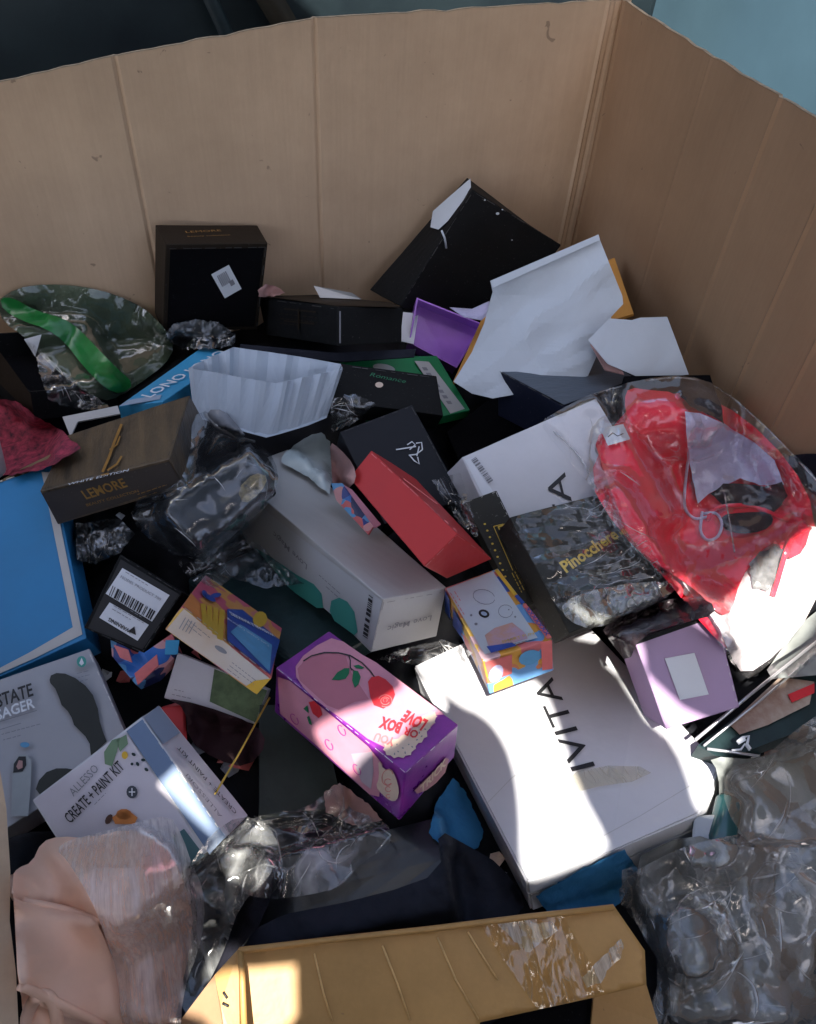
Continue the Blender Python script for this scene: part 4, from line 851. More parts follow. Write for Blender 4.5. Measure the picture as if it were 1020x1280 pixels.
GW = mat('worn_edge_grey', (.055,.054,.052), var=.3, scale=60, bump=.3); LW = mat('worn_edge_white', (.62,.60,.56), var=.2, scale=60, bump=.3); SH = mat('seam_grey', (.20,.20,.20), var=.1)
wear('back_tilted', 'c+', [(589,243),(553,299),(503,380)], GW, 'large empty black box', 1, .9)
wear('back_tilted', 'c+', [(592,240),(645,272),(700,305)], GW, 'large empty black box', 2)
wear('back_square', 'c+', [(211,311),(332,309),(321,408)], GW, 'black square box', 3)
wear('back_long', 'c+', [(324,373),(420,386)], GW, 'long black carton', 4)
wear('black_emblem', 'c+', [(414,455),(543,472)], GW, 'black carton with a tiny', 5)
wear('black_satin', 'c+', [(428,540),(514,508),(576,622)], GW, 'satin black carton', 6)
wear('black_gold', 'c+', [(52,611),(210,571),(236,496)], GW, 'large brown-black box', 7)
wear('labels', 'c+', [(150,694),(226,741),(178,815),(107,785)], GW, 'matt black box', 8)
wear('gold_strip', 'c+', [(582,628),(620,615),(682,742)], LW, 'narrow charcoal box', 9, .6)
wear('purple_sq', 'c+', [(894,769),(922,882)], LW, 'square lilac box', 10, .7)
wear('red', 'b+', [(463,566),(571,664)], ROSE, 'plain red box', 11, .8); wear('red', 'c+', [(531,709),(571,669),(615,699)], ROSE, 'plain red box', 12, .8)
wear('love', 'c+', [(483,753),(555,740)], SH, 'long white box', 13, .6, 'flap_seam'); wear('love', 'c+', [(480,752),(465,812)], SH, 'long white box', 14, .6, 'flap_seam')
wear('paint', 'c+', [(178,899),(281,1046)], LW, 'pale craft box', 15, .8); wear('cherry', 'c+', [(347,836),(507,966),(571,909)], LW, 'glossy purple', 16, .7)
wear('blue_lid', 'c+', [(-10,605),(60,582)], LW, 'large bright blue', 17, .8); wear('navy_box', 'c+', [(624,464),(703,507)], GW, 'dark navy carton', 18)
wear('markers', 'c+', [(229,758),(339,845)], LW, 'coral and blue', 19, .8); wear('massager', 'c+', [(111,815),(160,925)], LW, 'white box with a dark curved', 20, .8)

# ---------------------------------------------------------------- dark box under film at the bottom
t = bthing('dark_film_box', 'dark_carton', 'wide black carton below the paint kit and cherry box, under crumpled clear film'); body(BOX_O['dark_film_box'], 'carton', BLKBAG, t, amp=.002)

# ---------------------------------------------------------------- the bed of the heap: nobody could count what fills the gaps
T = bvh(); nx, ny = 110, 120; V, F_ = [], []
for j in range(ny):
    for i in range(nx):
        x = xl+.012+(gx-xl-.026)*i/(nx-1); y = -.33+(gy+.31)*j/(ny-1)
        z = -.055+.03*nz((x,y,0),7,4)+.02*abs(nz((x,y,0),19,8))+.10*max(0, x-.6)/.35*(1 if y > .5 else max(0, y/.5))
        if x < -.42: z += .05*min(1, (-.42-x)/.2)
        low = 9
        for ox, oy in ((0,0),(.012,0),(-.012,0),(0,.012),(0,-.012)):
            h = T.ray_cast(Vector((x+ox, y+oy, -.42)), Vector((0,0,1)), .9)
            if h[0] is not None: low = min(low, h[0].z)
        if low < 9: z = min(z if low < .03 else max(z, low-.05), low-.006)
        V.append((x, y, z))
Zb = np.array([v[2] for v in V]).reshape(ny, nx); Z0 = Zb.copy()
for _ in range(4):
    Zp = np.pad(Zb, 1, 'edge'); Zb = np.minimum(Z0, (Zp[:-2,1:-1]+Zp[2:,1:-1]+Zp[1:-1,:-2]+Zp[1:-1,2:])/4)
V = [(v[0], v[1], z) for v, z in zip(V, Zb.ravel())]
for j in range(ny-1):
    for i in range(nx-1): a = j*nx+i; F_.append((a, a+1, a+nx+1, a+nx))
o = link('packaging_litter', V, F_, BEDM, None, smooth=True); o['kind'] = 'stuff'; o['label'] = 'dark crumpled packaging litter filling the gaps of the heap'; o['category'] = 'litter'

rs = random.Random(5); V, F_, MI = [], [], []
SM = [PAPER, CREAM, FLESH, GREYI, SKYB, CORAL, MATS['silver_board'] if 'silver_board' in MATS else GREYI, LABEL]
TT = T
gaps = [(60,520),(140,560),(100,640),(130,700),(220,650),(330,560),(360,545),(450,470),(420,520),(560,560),(600,540),(585,600),(430,600),(470,650),(540,690),(250,700),(300,760),(400,800),(480,830),(230,800),(160,850),(190,860),(250,940),(290,960),(330,1040),(450,1050),(520,1060),(600,1100),(640,1110),(760,800),(780,870),(830,930),(900,930),(930,960),(700,600),(730,520),(840,480),(900,470),(350,1130),(560,1130),(30,590),(20,480),(420,430),(300,430),(180,600)]
for gx_, gy_ in gaps:
    for k in range(5):
        px, py = gx_+rs.gauss(0, 18), gy_+rs.gauss(0, 14); d = ray(px, py)
        h = TT.ray_cast(Vector(CAM.tolist()), Vector(d.tolist()), 5)
        if h[0] is not None: continue
        # only where the camera would look straight down onto the bed
        lo = at(px, py, -.06); j = int((lo[1]+.33)/(gy+.31)*(ny-1)); i = int((lo[0]-xl-.012)/(gx-xl-.026)*(nx-1))
        if not (0 <= j < ny and 0 <= i < nx): continue
        c = np.array([lo[0], lo[1], Zb[j, i]+.006]); r_ = rs.uniform(.006, .020); n_ = rs.randint(4, 6); a0 = rs.uniform(0, 6); k0 = len(V)
        V.append(c+[0,0,rs.uniform(.002,.008)])
        for q in range(n_): a = a0+2*math.pi*q/n_; V.append(c+[r_*rs.uniform(.5,1.2)*math.cos(a), r_*rs.uniform(.4,1)*math.sin(a), rs.uniform(-.002,.009)])
        for q in range(n_): F_.append((k0, k0+1+q, k0+1+(q+1) % n_)); 
        MI += [rs.randrange(len(SM))]*n_
if F_:
    o = link('paper_scraps', V, F_, SM[0], None, solid=False); o['kind'] = 'stuff'; o['label'] = 'small torn paper scraps strewn deep in the gaps of the heap'; o['category'] = 'litter'
    for m_ in SM[1:]: o.data.materials.append(m_)
    o.data.polygons.foreach_set('material_index', MI[:len(o.data.polygons)])
# ---------------------------------------------------------------- small hard things in the gaps
def small(name, label, cat, poly, z, th, m, pname='body', group=None, dz=None):
    pts = [at(px, py, z if dz is None else z+dz[i]) for i, (px, py) in enumerate(poly)]
    t = thing(name, label, cat, np.mean(pts, 0), group); slab(pname, pts, th, m, t); return t
# pleated white tray: walls folded in pleats
t = thing('pleated_tray', 'open white tray with pleated walls, left of centre, behind the long white box', 'tray', at(335,500,.05), HEAP)
rim = [(236,460),(264,446),(292,434),(336,440),(382,447),(426,455),(428,461),(401,467),(373,473),(345,479),(308,473),(272,466)]
bot = [(243,521),(266,512),(290,503),(330,506),(370,510),(404,514),(408,522),(384,532),(358,540),(333,547),(303,539),(273,530)]
def tray_wall(i0, i1, n=30):
    V = []; F_ = []; k = 0; segs = []
    idx = list(range(i0, i1+1))
    for j in range(len(idx)-1):
        a, c = idx[j] % 12, idx[j+1] % 12
        for s in range(6):
            u = s/6; segs.append((np.array(rim[a])*(1-u)+np.array(rim[c])*u, np.array(bot[a])*(1-u)+np.array(bot[c])*u))
    segs.append((np.array(rim[idx[-1] % 12], float), np.array(bot[idx[-1] % 12], float)))
    for s, (r_, b_) in enumerate(segs):
        w = .0035 if (s//3) % 2 else 0
        w *= 1 if s % 3 == 0 else .5
        A = at(r_[0], r_[1], .125+.004*math.sin(s*1.3)); Bp = at(b_[0], b_[1], .045)
        for q in range(5):
            u = q/4; p = A*(1-u)+Bp*u; d = p-CAM; d /= np.linalg.norm(d); V.append(p-d*w)
    for s in range(len(segs)-1):
        for q in range(4): a = s*5+q; F_.append((a, a+5, a+6, a+1))
    return np.array(V), F_
TRAYM = mat('pleated_white', (.44,.50,.57), rough=.55, spec=.35, var=.03, bump=.12)
for a, c, nm in ((6,12,'front_wall'), (0,6,'back_wall')):
    V, F_ = tray_wall(a, c); o = link(nm, V, F_, TRAYM, t)
    md = o.modifiers.new('board', 'SOLIDIFY'); md.thickness = .002; md.offset = 0
link('base', [at(*q, .05) for q in bot], [tuple(range(12))], TRAYM, t)
0 and drape('crumpled_tissue', [(285,452),(330,447),(385,452),(372,470),(330,472),(300,466)], PAPER, t, step=5, amp=.01, freq=30, lift=.02, seed=3)

# mailers
t = thing('white_mailer', 'large creased white paper mailer propped upright near the back corner', 'mailer', at(680,400,.12), HEAP)
def warp_sheet(name, poly, zf, m, parent, amp=.006, freq=9, seed=0, step=8, th=.0015, crease=.004, smooth=True, fd=0):
    """creased free-standing sheet: pixel outline on a surface of height zf(px,py)"""
    B_ = []
    for i in range(len(poly)):
        a = np.array(poly[i], float); b_ = np.array(poly[(i+1) % len(poly)], float); k = max(1, int(np.linalg.norm(b_-a)/step)); B_ += [tuple(a+(b_-a)*j/k) for j in range(k)]
    I = fill_points(B_, step, 0, random.Random(1))
    pts = B_+I; nb = len(B_); vv, _, ff, _, _, _ = geometry.delaunay_2d_cdt([Vector(q) for q in pts], [(i, (i+1) % nb) for i in range(nb)], [], 1, 1e-5)
    V = []
    for q in vv:
        p = at(q.x, q.y, zf(q.x, q.y)); d = ray(q.x, q.y); w = fd*fold(p, seed, 5)+nz(p, freq, seed)*amp+max(0, 1-abs(nz(p, freq*.8, seed+4))*5)*crease; V.append(p-d*w)
    a_, b_, c_ = [np.array(V[i]) for i in ff[0][:3]]; nn = np.cross(b_-a_, c_-a_)
    if np.dot(nn, CAM-a_) < 0: ff = [f[::-1] for f in ff]
    o = link(name, V, [tuple(f) for f in ff], m, parent, smooth=smooth); md = o.modifiers.new('sheet', 'SOLIDIFY'); md.thickness = th; return o
warp_sheet('sheet', [(613,352),(640,346),(690,325),(722,308),(748,295),(760,325),(778,370),(779,380),(764,396),(748,440),(735,470),(700,480),(660,490),(616,498),(590,492),(567,477),(590,440),(605,405),(616,365)], lambda x, y: .10+(480-y)*.0011, PAPER, t, amp=.010, freq=8, seed=5, crease=.008, step=5, fd=.022, smooth=False)
slab('folded_edge', [at(613,351,.245), at(748,293,.305), at(750,300,.298), at(616,360,.236)], .002, PAPER, t)
t = thing('white_card', 'white folded card sticking out to the right of the white mailer', 'card', at(810,430,.16), HEAP)
warp_sheet('card', [(762,398),(790,400),(800,397),(834,396),(846,428),(861,468),(830,472),(795,470),(760,455),(735,425)], lambda x, y: .15+(470-y)*.0009, PAPER, t, amp=.002, freq=9, seed=9, crease=.002, fd=.010, step=6, smooth=False)
slab('brown_tuft', [at(738,430,.165), at(750,424,.17), at(772,450,.16), at(780,468,.15), at(756,462,.15)], .003, FLESH, t)
t = thing('lilac_paper', 'small pale lilac paper scrap between the violet tray and the white mailer', 'paper scrap', at(590,387,.1))
warp_sheet('scrap', [(562,384),(590,386),(612,376),(612,390),(602,400),(580,396)], lambda x, y: .11, LILACC, t, amp=.006, freq=20, seed=2, step=5)
t = thing('tan_envelope', 'flat tan paper strip behind the long black carton at the back wall', 'paper strip', at(400,365,.08))
slab('strip', [at(392,357,.10), at(440,366,.11), at(452,374,.10), at(400,372,.09)], .003, WHITE2, t)
t = thing('peach_pouch', 'small peach pouch beside the black carton at the back', 'pouch', at(330,390,.05))
drape('pouch', [(322,362),(332,355),(350,360),(358,366),(340,371),(324,370)], FLESH, t, step=4, amp=.005, bulge=.008, bw=10, seed=6, rnd_edge=0, rough_edge=1.2)
t = thing('navy_strip', 'thin navy blue folder edge behind the pleated tray', 'folder', at(400,440,.05))
slab('folder', [at(300,430,.07), at(420,441,.08), at(520,436,.08), at(518,446,.07), at(430,452,.07), at(300,440,.065)], .004, NAVYC, t)

t = thing('white_pouch', 'glossy white plastic pouch standing behind the long white box', 'pouch', at(390,580,.08))
drape('pouch', [(355,566),(385,546),(402,540),(412,552),(416,600),(411,618),(385,596),(352,578)], mat('glossy_white_plastic', (.52,.60,.60), rough=.25, spec=.6, var=.06, bump=.3, bscale=20), t, step=5, amp=.006, bulge=.03, bw=22, seed=8, rnd_edge=0, rough_edge=1.2, crease=.004)
t = thing('pink_satin', 'dusty pink cloth tucked beside the white pouch', 'cloth', at(425,590,.04))
drape('cloth', [(412,552),(424,560),(442,580),(446,600),(432,614),(416,612),(414,580)], FLESH, t, step=4, amp=.006, lift=.006, seed=4, fd=.008)
t = thing('blue_scrap', 'blue and pink printed scrap between the long white box and the red box', 'printed scrap', at(450,630,.05))
slab('print', [at(414,604,.08), at(428,604,.085), at(470,652,.09), at(460,668,.08), at(420,625,.075)], .004, BUSY2, t)
slab('pink_print', [at(430,606,.088), at(440,612,.09), at(476,655,.092), at(468,660,.09)], .002, PALEP, t)

# left edge bits
t = thing('pink_lace', 'pink and red lace clothing bunched at the left edge below the open black box', 'clothing', at(30,540,.05))
drape('lace', [(-30,500),(20,500),(45,520),(80,540),(100,560),(70,580),(40,590),(-30,600)], mat('pink_lace', (.45,.05,.09), rough=.8, var=.4, scale=70, bump=.8, col2=(.05,.015,.025)), t, step=6, amp=.014, freq=30, lift=.02, seed=5, rnd_edge=0, rough_edge=1.5, fd=.02, ff_=12)
t = thing('pale_cup', 'pale grey plastic cup at the left edge above the blue lid', 'cup', at(0,570,.06))
P0 = at(-8,600,.02); V = []; F_ = []
for k, (r_, h) in enumerate([(.026,0),(.030,.03),(.034,.065),(.034,.069),(.031,.068),(.027,.01)]):
    for i in range(20): a = 2*math.pi*i/20; V.append(P0+[r_*math.cos(a), r_*math.sin(a), h+.02])
for k in range(5):
    for i in range(20): F_.append((k*20+i, k*20+(i+1) % 20, (k+1)*20+(i+1) % 20, (k+1)*20+i))
link('cup', V, F_, GREYW, t, smooth=True)
t = thing('tan_box', 'tan card corner showing between the blue lid and the black box with gold print', 'card', at(30,590,.05))
slab('card', [at(-20,612,.03), at(30,584,.03), at(75,562,.03), at(60,600,.02), at(0,625,.02)], .004, mat('tan_board', (.30,.20,.10), var=.1), t)
t = thing('colour_carton', 'blue and pink printed carton corner under the black box with two white labels', 'box', at(170,830,.0), HEAP)
slab('carton', [at(138,800,.03), at(180,816,.04), at(215,792,.045), at(224,815,.04), at(195,845,.03), at(170,856,.03), at(140,820,.025)], .02, BUSY2, t)
slab('pink_print', [at(168,842,.042), at(196,818,.050), at(198,832,.048), at(172,856,.038)], .002, CORAL, t)
slab('blue_print', [at(207,800,.056), at(224,800,.056), at(222,818,.05), at(206,818,.05)], .002, BLUEL, t)
slab('red_print', [at(142,806,.045), at(160,812,.047), at(165,828,.043), at(150,822,.042)], .002, CORAL, t)
t = thing('red_tin', 'small bright red box behind the paint kit', 'box', at(218,900,.03), HEAP)
P = [at(x, y, z) for x, y, z in ((200,884,.0),(200,884,.055),(198,930,.0),(198,930,.05),(228,876,.0),(232,880,.055),(234,925,.0),(234,928,.05))]
V, F_ = hexa([P[2],P[3],P[0],P[1],P[6],P[7],P[4],P[5]], cuts=3, bev=.004); link('tin', V, F_, REDB, t)
t = thing('gold_thread', 'thin gold cord pulled tight from the markers box to the paint kit', 'cord', at(290,950,.05))
tube('cord', [at(337,872,.075), at(300,940,.075), at(256,1014,.085)], .0013, GOLDB, t)
t = thing('dark_velvet', 'dark maroon cloth below the small white box', 'cloth', at(250,900,.0))
drape('cloth', [(205,872),(250,880),(320,905),(335,930),(310,960),(270,950),(235,925),(232,885)], mat('maroon_cloth', (.030,.010,.014), rough=.7, var=.5, bump=.6), t, step=7, amp=.008, lift=.006, seed=7)

# fabrics under the big white box
t = thing('blue_cloth', 'bright blue cloth tucked between the cherry box and the big white box', 'cloth', at(570,1030,-.03))
drape('cloth', [(545,1004),(567,972),(582,990),(605,1040),(598,1060),(562,1068),(536,1042)], BLUEC, t, step=4, amp=.006, lift=.006, seed=1, blur=5, rnd_edge=0, rough_edge=1, fd=.010, ff_=6, mn=.002)
t = thing('blue_shirt', 'blue cloth showing under the near side of the big white box', 'cloth', at(740,1110,-.03))
drape('cloth', [(670,1120),(720,1090),(780,1062),(800,1090),(775,1130),(740,1150),(690,1150)], BLUEC, t, step=4, amp=.006, lift=.006, seed=2, rnd_edge=0, rough_edge=1, fd=.014, ff_=9, mn=.002)
t = thing('navy_garment', 'folded dark navy garment filling the front of the heap behind the tan carton', 'clothing', at(590,1090,-.03))
drape('garment', [(545,1035),(590,1060),(625,1080),(660,1128),(640,1150),(560,1160),(400,1185),(300,1200),(320,1150),(470,1120),(555,1090)], NAVYC, t, fd=.014, ff_=7, step=5, amp=.010, freq=12, lift=.012, seed=3, crease=.006, cfreq=7)
t = thing('charcoal_garment', 'black cloth in front of the wide black carton', 'clothing', at(330,1120,.0))
drape('garment', [(240,1080),(300,1060),(350,1075),(330,1150),(300,1185),(262,1225),(235,1275),(215,1275),(225,1150)], BLKC, t, step=8, amp=.010, freq=12, lift=.02, seed=5, crease=.005)

# right-hand items
t = thing('picture_box', 'dark framed box with warm-toned print and silver rim, right edge below the clothes bag', 'framed box', at(950,890,.05), HEAP)
q = [(872,932),(1060,790),(1075,885),(905,950)]
slab('frame', [at(*p_, .06) for p_ in q], .03, DKTEAL, t)
slab('print', [at(912,905,.064), at(975,846,.064), at(1018,852,.064), at(1012,880,.064), at(960,906,.064), at(925,918,.064)], .001, mat('warm_photo_print', (.24,.13,.09), rough=.3, spec=.5, var=.5, scale=24, col2=(.42,.36,.30), bump=.03), t)
slab('print', [at(985,868,.067), at(1018,854,.067), at(1018,866,.067), at(990,878,.067)], .001, REDI, t, label='red lettered strip of the print')
tube('silver_rim', [at(869,925,.07), at(938,868,.07), at(1030,795,.07)], .0022, SILVER, t)
tube('silver_rim', [at(880,932,.071), at(950,876,.071), at(1035,805,.071)], .0016, SILVER, t)
tube('silver_rim', [at(884,936,.066), at(915,940,.066), at(948,945,.066)], .002, SILVER, t)
t = thing('wire_clip', 'small white wire clip lying on the framed box at right', 'clip', at(930,925,.08))
tube('wire', [at(x, y, .078) for x, y in ((915,938),(926,937),(931,930),(937,938))], .0014, LABEL, t)
tube('wire', [at(x, y, .08) for x, y in ((922,927),(928,922),(936,920),(934,930),(938,936))], .0018, LABEL, t)
decal_ = slab('tag', [at(921,926,.082), at(930,921,.082), at(933,925,.082), at(924,930,.082)], .002, LABEL, t)
t = thing('grey_plastic_bag', 'large grey-green plastic bag spread at the right edge', 'plastic bag', at(970,950,.05))
drape('bag', [(885,945),(950,950),(1000,925),(1060,890),(1060,1080),(980,1075),(930,1050),(900,1015),(898,965)], GREYBAG, t, step=5, amp=.006, freq=8, lift=.012, fd=.022, ff_=7, seed=12)
t = thing('grey_sheet', 'grey plastic sheet at the right edge beneath the clothes bag', 'plastic sheet', at(1000,800,.08))
drape('sheet', [(950,850),(985,800),(1010,770),(1060,740),(1060,840),(1010,845)], GREYBAG, t, step=7, amp=.008, lift=.01, crease=.006, seed=14)
t = thing('black_garment', 'black garment in the gap between the right wall and the clothes bag', 'clothing', at(1000,590,.1))
drape('garment', [(975,570),(1020,566),(1070,570),(1070,650),(1015,620)], BLKC, t, step=7, amp=.008, lift=.015, seed=15)
t = thing('small_bottle', 'small dark teal bottle with rounded shoulders below the big white box corner', 'bottle', at(905,1035,.0))
def bottle(c0, c1, r, m, cap, parent):
    c0, c1 = np.array(c0), np.array(c1); ax = c1-c0; L_ = np.linalg.norm(ax); ax /= L_; u = np.cross(ax, [0,0,1]); u /= np.linalg.norm(u); v = np.cross(ax, u)
    for nm, prof, mm in (('flask', [(.0,.6),(.02,.95),(.06,1),(.70,1),(.78,.85),(.82,.45),(.84,.42)], m), ('cap', [(.84,.5),(.86,.55),(.98,.55),(1,.5)], cap)):
        V = []; F_ = []
        for h, rr_ in prof:
            for i in range(20): a = 2*math.pi*i/20; V.append(c0+ax*h*L_+r*rr_*(u*math.cos(a)+v*math.sin(a)*.8))
        for k in range(len(prof)-1):
            for i in range(20): F_.append((k*20+i, k*20+(i+1) % 20, (k+1)*20+(i+1) % 20, (k+1)*20+i))
        F_ += [tuple(range(20))[::-1], tuple(range((len(prof)-1)*20, len(prof)*20))]; link(nm, V, F_, mm, parent, smooth=True)
bottle(at(912,1000,.02), at(896,1078,.03), .017, mat('teal_glass', (.012,.07,.075), rough=.15, spec=.7, var=.2, bump=.02), SILVER, t)
t = thing('silver_carton', 'small silver-grey carton among the crumpled film, beside the teal bottle', 'box', at(880,1050,.0), HEAP)
P = [at(x, y, z) for x, y, z in ((862,1078,.0),(862,1078,.03),(868,1020,.0),(868,1020,.03),(898,1080,.0),(898,1080,.03),(901,1018,.0),(901,1018,.03))]
V, F_ = hexa(P, cuts=3, bev=.002); link('carton', V, F_, mat('silver_board', (.36,.38,.40), rough=.35, metal=.3, var=.1, bump=.1), t)
t = thing('dark_jar', 'dark cylindrical jar under crumpled film at lower right', 'jar', at(860,1180,-.02))
bottle(at(862,1150,.0), at(870,1215,.0), .024, mat('dark_jar_plastic', (.02,.028,.03), rough=.3, spec=.5, var=.3, bump=.1), BLACK, t)
t = thing('dark_cloth', 'dark grey cloth beneath the crumpled film at lower right', 'cloth', at(900,1200,-.05))
drape('cloth', [(780,1080),(860,1040),(920,1060),(1060,1060),(1060,1300),(840,1300),(836,1200)], mat('dark_grey_cloth', (.09,.10,.10), rough=.6, var=.5, scale=7, bump=.6, col2=(.27,.28,.27)), t, step=9, amp=.02, freq=9, lift=.006, crease=.01, cfreq=6, seed=16)

# ---------------------------------------------------------------- bagged clothes
t = thing('clothes_bag', 'clear bag of bright red clothes on the right, sunlit at its lower end', 'bag of clothes', at(880,640,.14))
kw = dict(bw=30, step=6, mn=.005)
drape('filling', [(735,600),(760,540),(800,495),(870,490),(930,520),(990,580),(1020,640),(1015,720),(990,790),(930,830),(885,790),(830,720),(770,660)], REDC, t, bulge=.016, amp=.004, freq=14, lift=.01, seed=20, **kw)
drape('sunlit_white_patch', [(838,700),(880,720),(930,700),(975,675),(1020,650),(1040,690),(1015,765),(975,815),(930,846),(912,818),(895,775),(860,740)], WHITEC, t, bulge=.008, fd=.010, ff_=9, amp=.008, freq=16, lift=.006, crease=.006, seed=21, **kw)  # white cloth puts the glare of the bag's sunlit end into the colour
drape('red_garment', [(742,548),(768,532),(785,528),(780,500),(786,484),(815,488),(842,490),(856,505),(862,545),(862,600),(872,640),(905,640),(955,632),(985,640),(1015,655),(1005,690),(985,700),(970,675),(950,690),(925,725),(915,765),(900,770),(868,735),(820,705),(790,680),(768,625),(752,580)], REDC, t, bulge=.006, amp=.004, freq=8, lift=.008, fd=.018, ff_=5, seed=22, **kw)
drape('dark_garment', [(846,478),(868,476),(890,486),(900,500),(905,530),(890,520),(862,508),(850,495)], BLKC, t, bulge=.012, amp=.004, lift=.008, seed=23, rnd_edge=0, rough_edge=1, **kw)
drape('lilac_garment', [(856,514),(875,516),(905,530),(945,555),(968,575),(980,606),(950,606),(925,598),(900,610),(885,618),(872,630),(862,580),(858,545)], LILACC, t, bulge=.004, amp=.003, lift=.008, crease=.002, seed=24, rnd_edge=0, rough_edge=.6, fd=.006, ff_=8, **kw)
drape('dark_garment', [(888,616),(905,604),(930,604),(955,608),(978,602),(985,620),(968,640),(950,634),(925,630),(905,634)], BLKC, t, bulge=.01, amp=.004, lift=.006, seed=25, rnd_edge=0, rough_edge=1, **kw)
drape('dark_lining', [(900,644),(930,640),(962,640),(968,652),(955,664),(925,668),(902,660)], BLKC, t, bulge=.004, amp=.003, lift=.004, seed=26, step=5)
drape('dark_lining', [(936,705),(950,690),(970,682),(985,690),(975,715),(960,740),(940,735)], mat('grey_lace', (.10,.10,.10), rough=.8, var=.5, scale=70, bump=.6), t, bulge=.004, amp=.003, lift=.004, seed=27, step=5, rnd_edge=0, rough_edge=1.5)
def strap(pts, r, m, nm='strap'): 
    q = []
    for i in range(len(pts)-1):
        for s in range(4): q.append(tuple(np.array(pts[i])*(1-s/4)+np.array(pts[i+1])*s/4))
    q.append(pts[-1]); pp = [over(x, y, .003+r) for x, y in q]
    for _ in range(3): pp = [pp[0]]+[(pp[i-1]+pp[i]*2+pp[i+1])/4 for i in range(1, len(pp)-1)]+[pp[-1]]
    return tube(nm, pp, r, m, t)
strap([(862,560),(857,600),(854,636),(868,650),(884,646)], .0025, LILACC)
strap([(878,640),(874,665),(884,677),(898,672),(904,655),(896,640),(880,642)], .0025, LILACC)
strap([(885,650),(890,636),(910,632),(940,631),(962,640),(985,650)], .004, REDC)
strap([(1012,660),(990,668),(982,690),(975,715),(966,745)], .004, REDC)
lb = drape('care_label', [(750,536),(779,530),(788,549),(760,557)], LABEL, t, step=4, lift=.004, amp=.001, seed=1, rnd_edge=0)
tube('label_print', [over(760,546,.0015), over(766,541,.0015), over(772,545,.0015), over(779,542,.0015)], .0008, INK, t)
bagpoly = [(674,528),(700,512),(738,492),(800,474),(856,468),(900,482),(945,520),(985,560),(1025,600),(1045,660),(1035,720),(1000,790),(950,842),(930,850),(905,815),(870,760),(830,715),(795,690),(760,650),(745,615),(715,580),(690,550)]
drape('bag_film', bagpoly, film('bag_film', haze=.05, gloss=.09, rough=.14, fscale=3.5, crease=.16, facet=.16, hazecol=(.8,.78,.8)), t, step=5, bulge=.008, bw=16, amp=.005, freq=8, lift=.010, fd=.012, ff_=6, seed=28, mn=.006, solid=False, thick=0)
ridges(t, [(676,530),(740,495),(790,560),(830,700),(790,690),(745,610)], 22, CREASE, 8, ang=60, spread=25, ln=(20,80), r=(.0003,.0008))
film('bag_edge', haze=.30, gloss=.2, rough=.08, hazecol=(.85,.85,.85), crease=.2, facet=.2)
for k, pp in enumerate([[(676,528),(700,545),(726,570),(745,610),(765,650)], [(738,494),(800,476),(856,470),(900,484),(945,522),(985,562),(1022,602)], [(905,615),(912,650),(918,690)]]):
    strap(pp, .0014, MATS['bag_edge'], 'film_fold')

# ---------------------------------------------------------------- other plastic bags and film
t = thing('green_zip_bag', 'crumpled clear bag with a broad green zip band, at the back left', 'zip bag', at(110,420,.08))
zp = [(-6,378),(20,360),(55,355),(100,357),(145,368),(182,386),(206,410),(219,434),(206,456),(182,474),(150,496),(128,502),(92,480),(58,452),(30,420),(5,404)]
drape('filling', zp, mat('dark_packed_cloth', (.05,.055,.05), rough=.6, var=.5, scale=9, bump=.6, col2=(.15,.14,.11)), t, step=5, bulge=.010, bw=20, amp=.005, freq=10, lift=.006, fd=.022, ff_=7, seed=30)
drape('bag_film', zp, FILMG, t, step=5, bulge=.004, amp=.004, freq=14, lift=.005, fd=.012, ff_=8, seed=32, mn=.003)
drape('zip_band', [(0,372),(16,372),(44,388),(80,398),(100,412),(124,438),(148,462),(168,480),(152,493),(132,486),(104,458),(80,426),(56,410),(30,402),(4,388)], mat('green_zip', (.01,.15,.03), rough=.3, spec=.6, var=.25, bump=.3, bscale=20), t, step=5, lift=.002, amp=.001, seed=31)
drape('white_print', [(30,424),(52,418),(44,446)], LABEL, t, step=5, lift=.004, amp=.001, rnd_edge=0)
t = thing('small_film_bag', 'small smoky bag scrap in front of the upright square box', 'plastic scrap', at(250,415,.06))
drape('scrap', [(208,420),(218,405),(245,400),(275,404),(292,418),(290,432),(262,436),(225,434)], BLKBAG, t, step=4, bulge=.012, bw=14, amp=.004, freq=26, lift=.008, fd=.012, ff_=16, seed=33, rnd_edge=0, rough_edge=1.2)
drape('film', [(206,422),(218,404),(245,399),(275,403),(294,418),(292,432),(262,437),(225,436)], FILMB, t, step=5, amp=.005, freq=26, lift=.004, crease=.008, cfreq=26, seed=34, rnd_edge=0, rough_edge=1.2, solid=False)

t = thing('black_foil_bag', 'crumpled shiny black bag wrapped in film beside the long white box', 'black bag', at(260,620,.1))
body(BOX_O['foil_box'], 'carton', BLACK, t, bev=.006)
fb = [(250,588),(275,572),(305,556),(330,565),(345,588),(342,612),(325,640),(300,662),(280,680),(250,694),(215,690),(190,668),(160,640),(200,628),(232,612)]
drape('bag', fb, BLKBAG, t, step=6, bulge=.004, bw=15, amp=.003, freq=8, lift=.005, fd=.012, ff_=9, seed=35, blur=2)
drape('gold_print', [(296,612),(318,590),(336,596),(326,616),(305,632)], mat('flaked_gold', (.05,.04,.03), rough=.3, var=.3, scale=90, col2=(.45,.33,.14), bump=.3), t, step=5, lift=.0015, amp=.001, seed=36)
drape('film', [(240,520),(262,512),(300,545),(335,560),(349,590),(345,615),(322,648),(285,684),(250,698),(208,692),(160,650),(175,618),(222,608),(238,570)], FILMB, t, step=5, amp=.004, freq=10, lift=.006, fd=.016, ff_=9, seed=37, mn=.003, blur=2, solid=False)
ridges(t, [(240,520),(300,545),(345,600),(285,680),(208,690),(165,645),(222,608)], 40, CREASE, 9, ln=(12,50), r=(.0003,.0009))
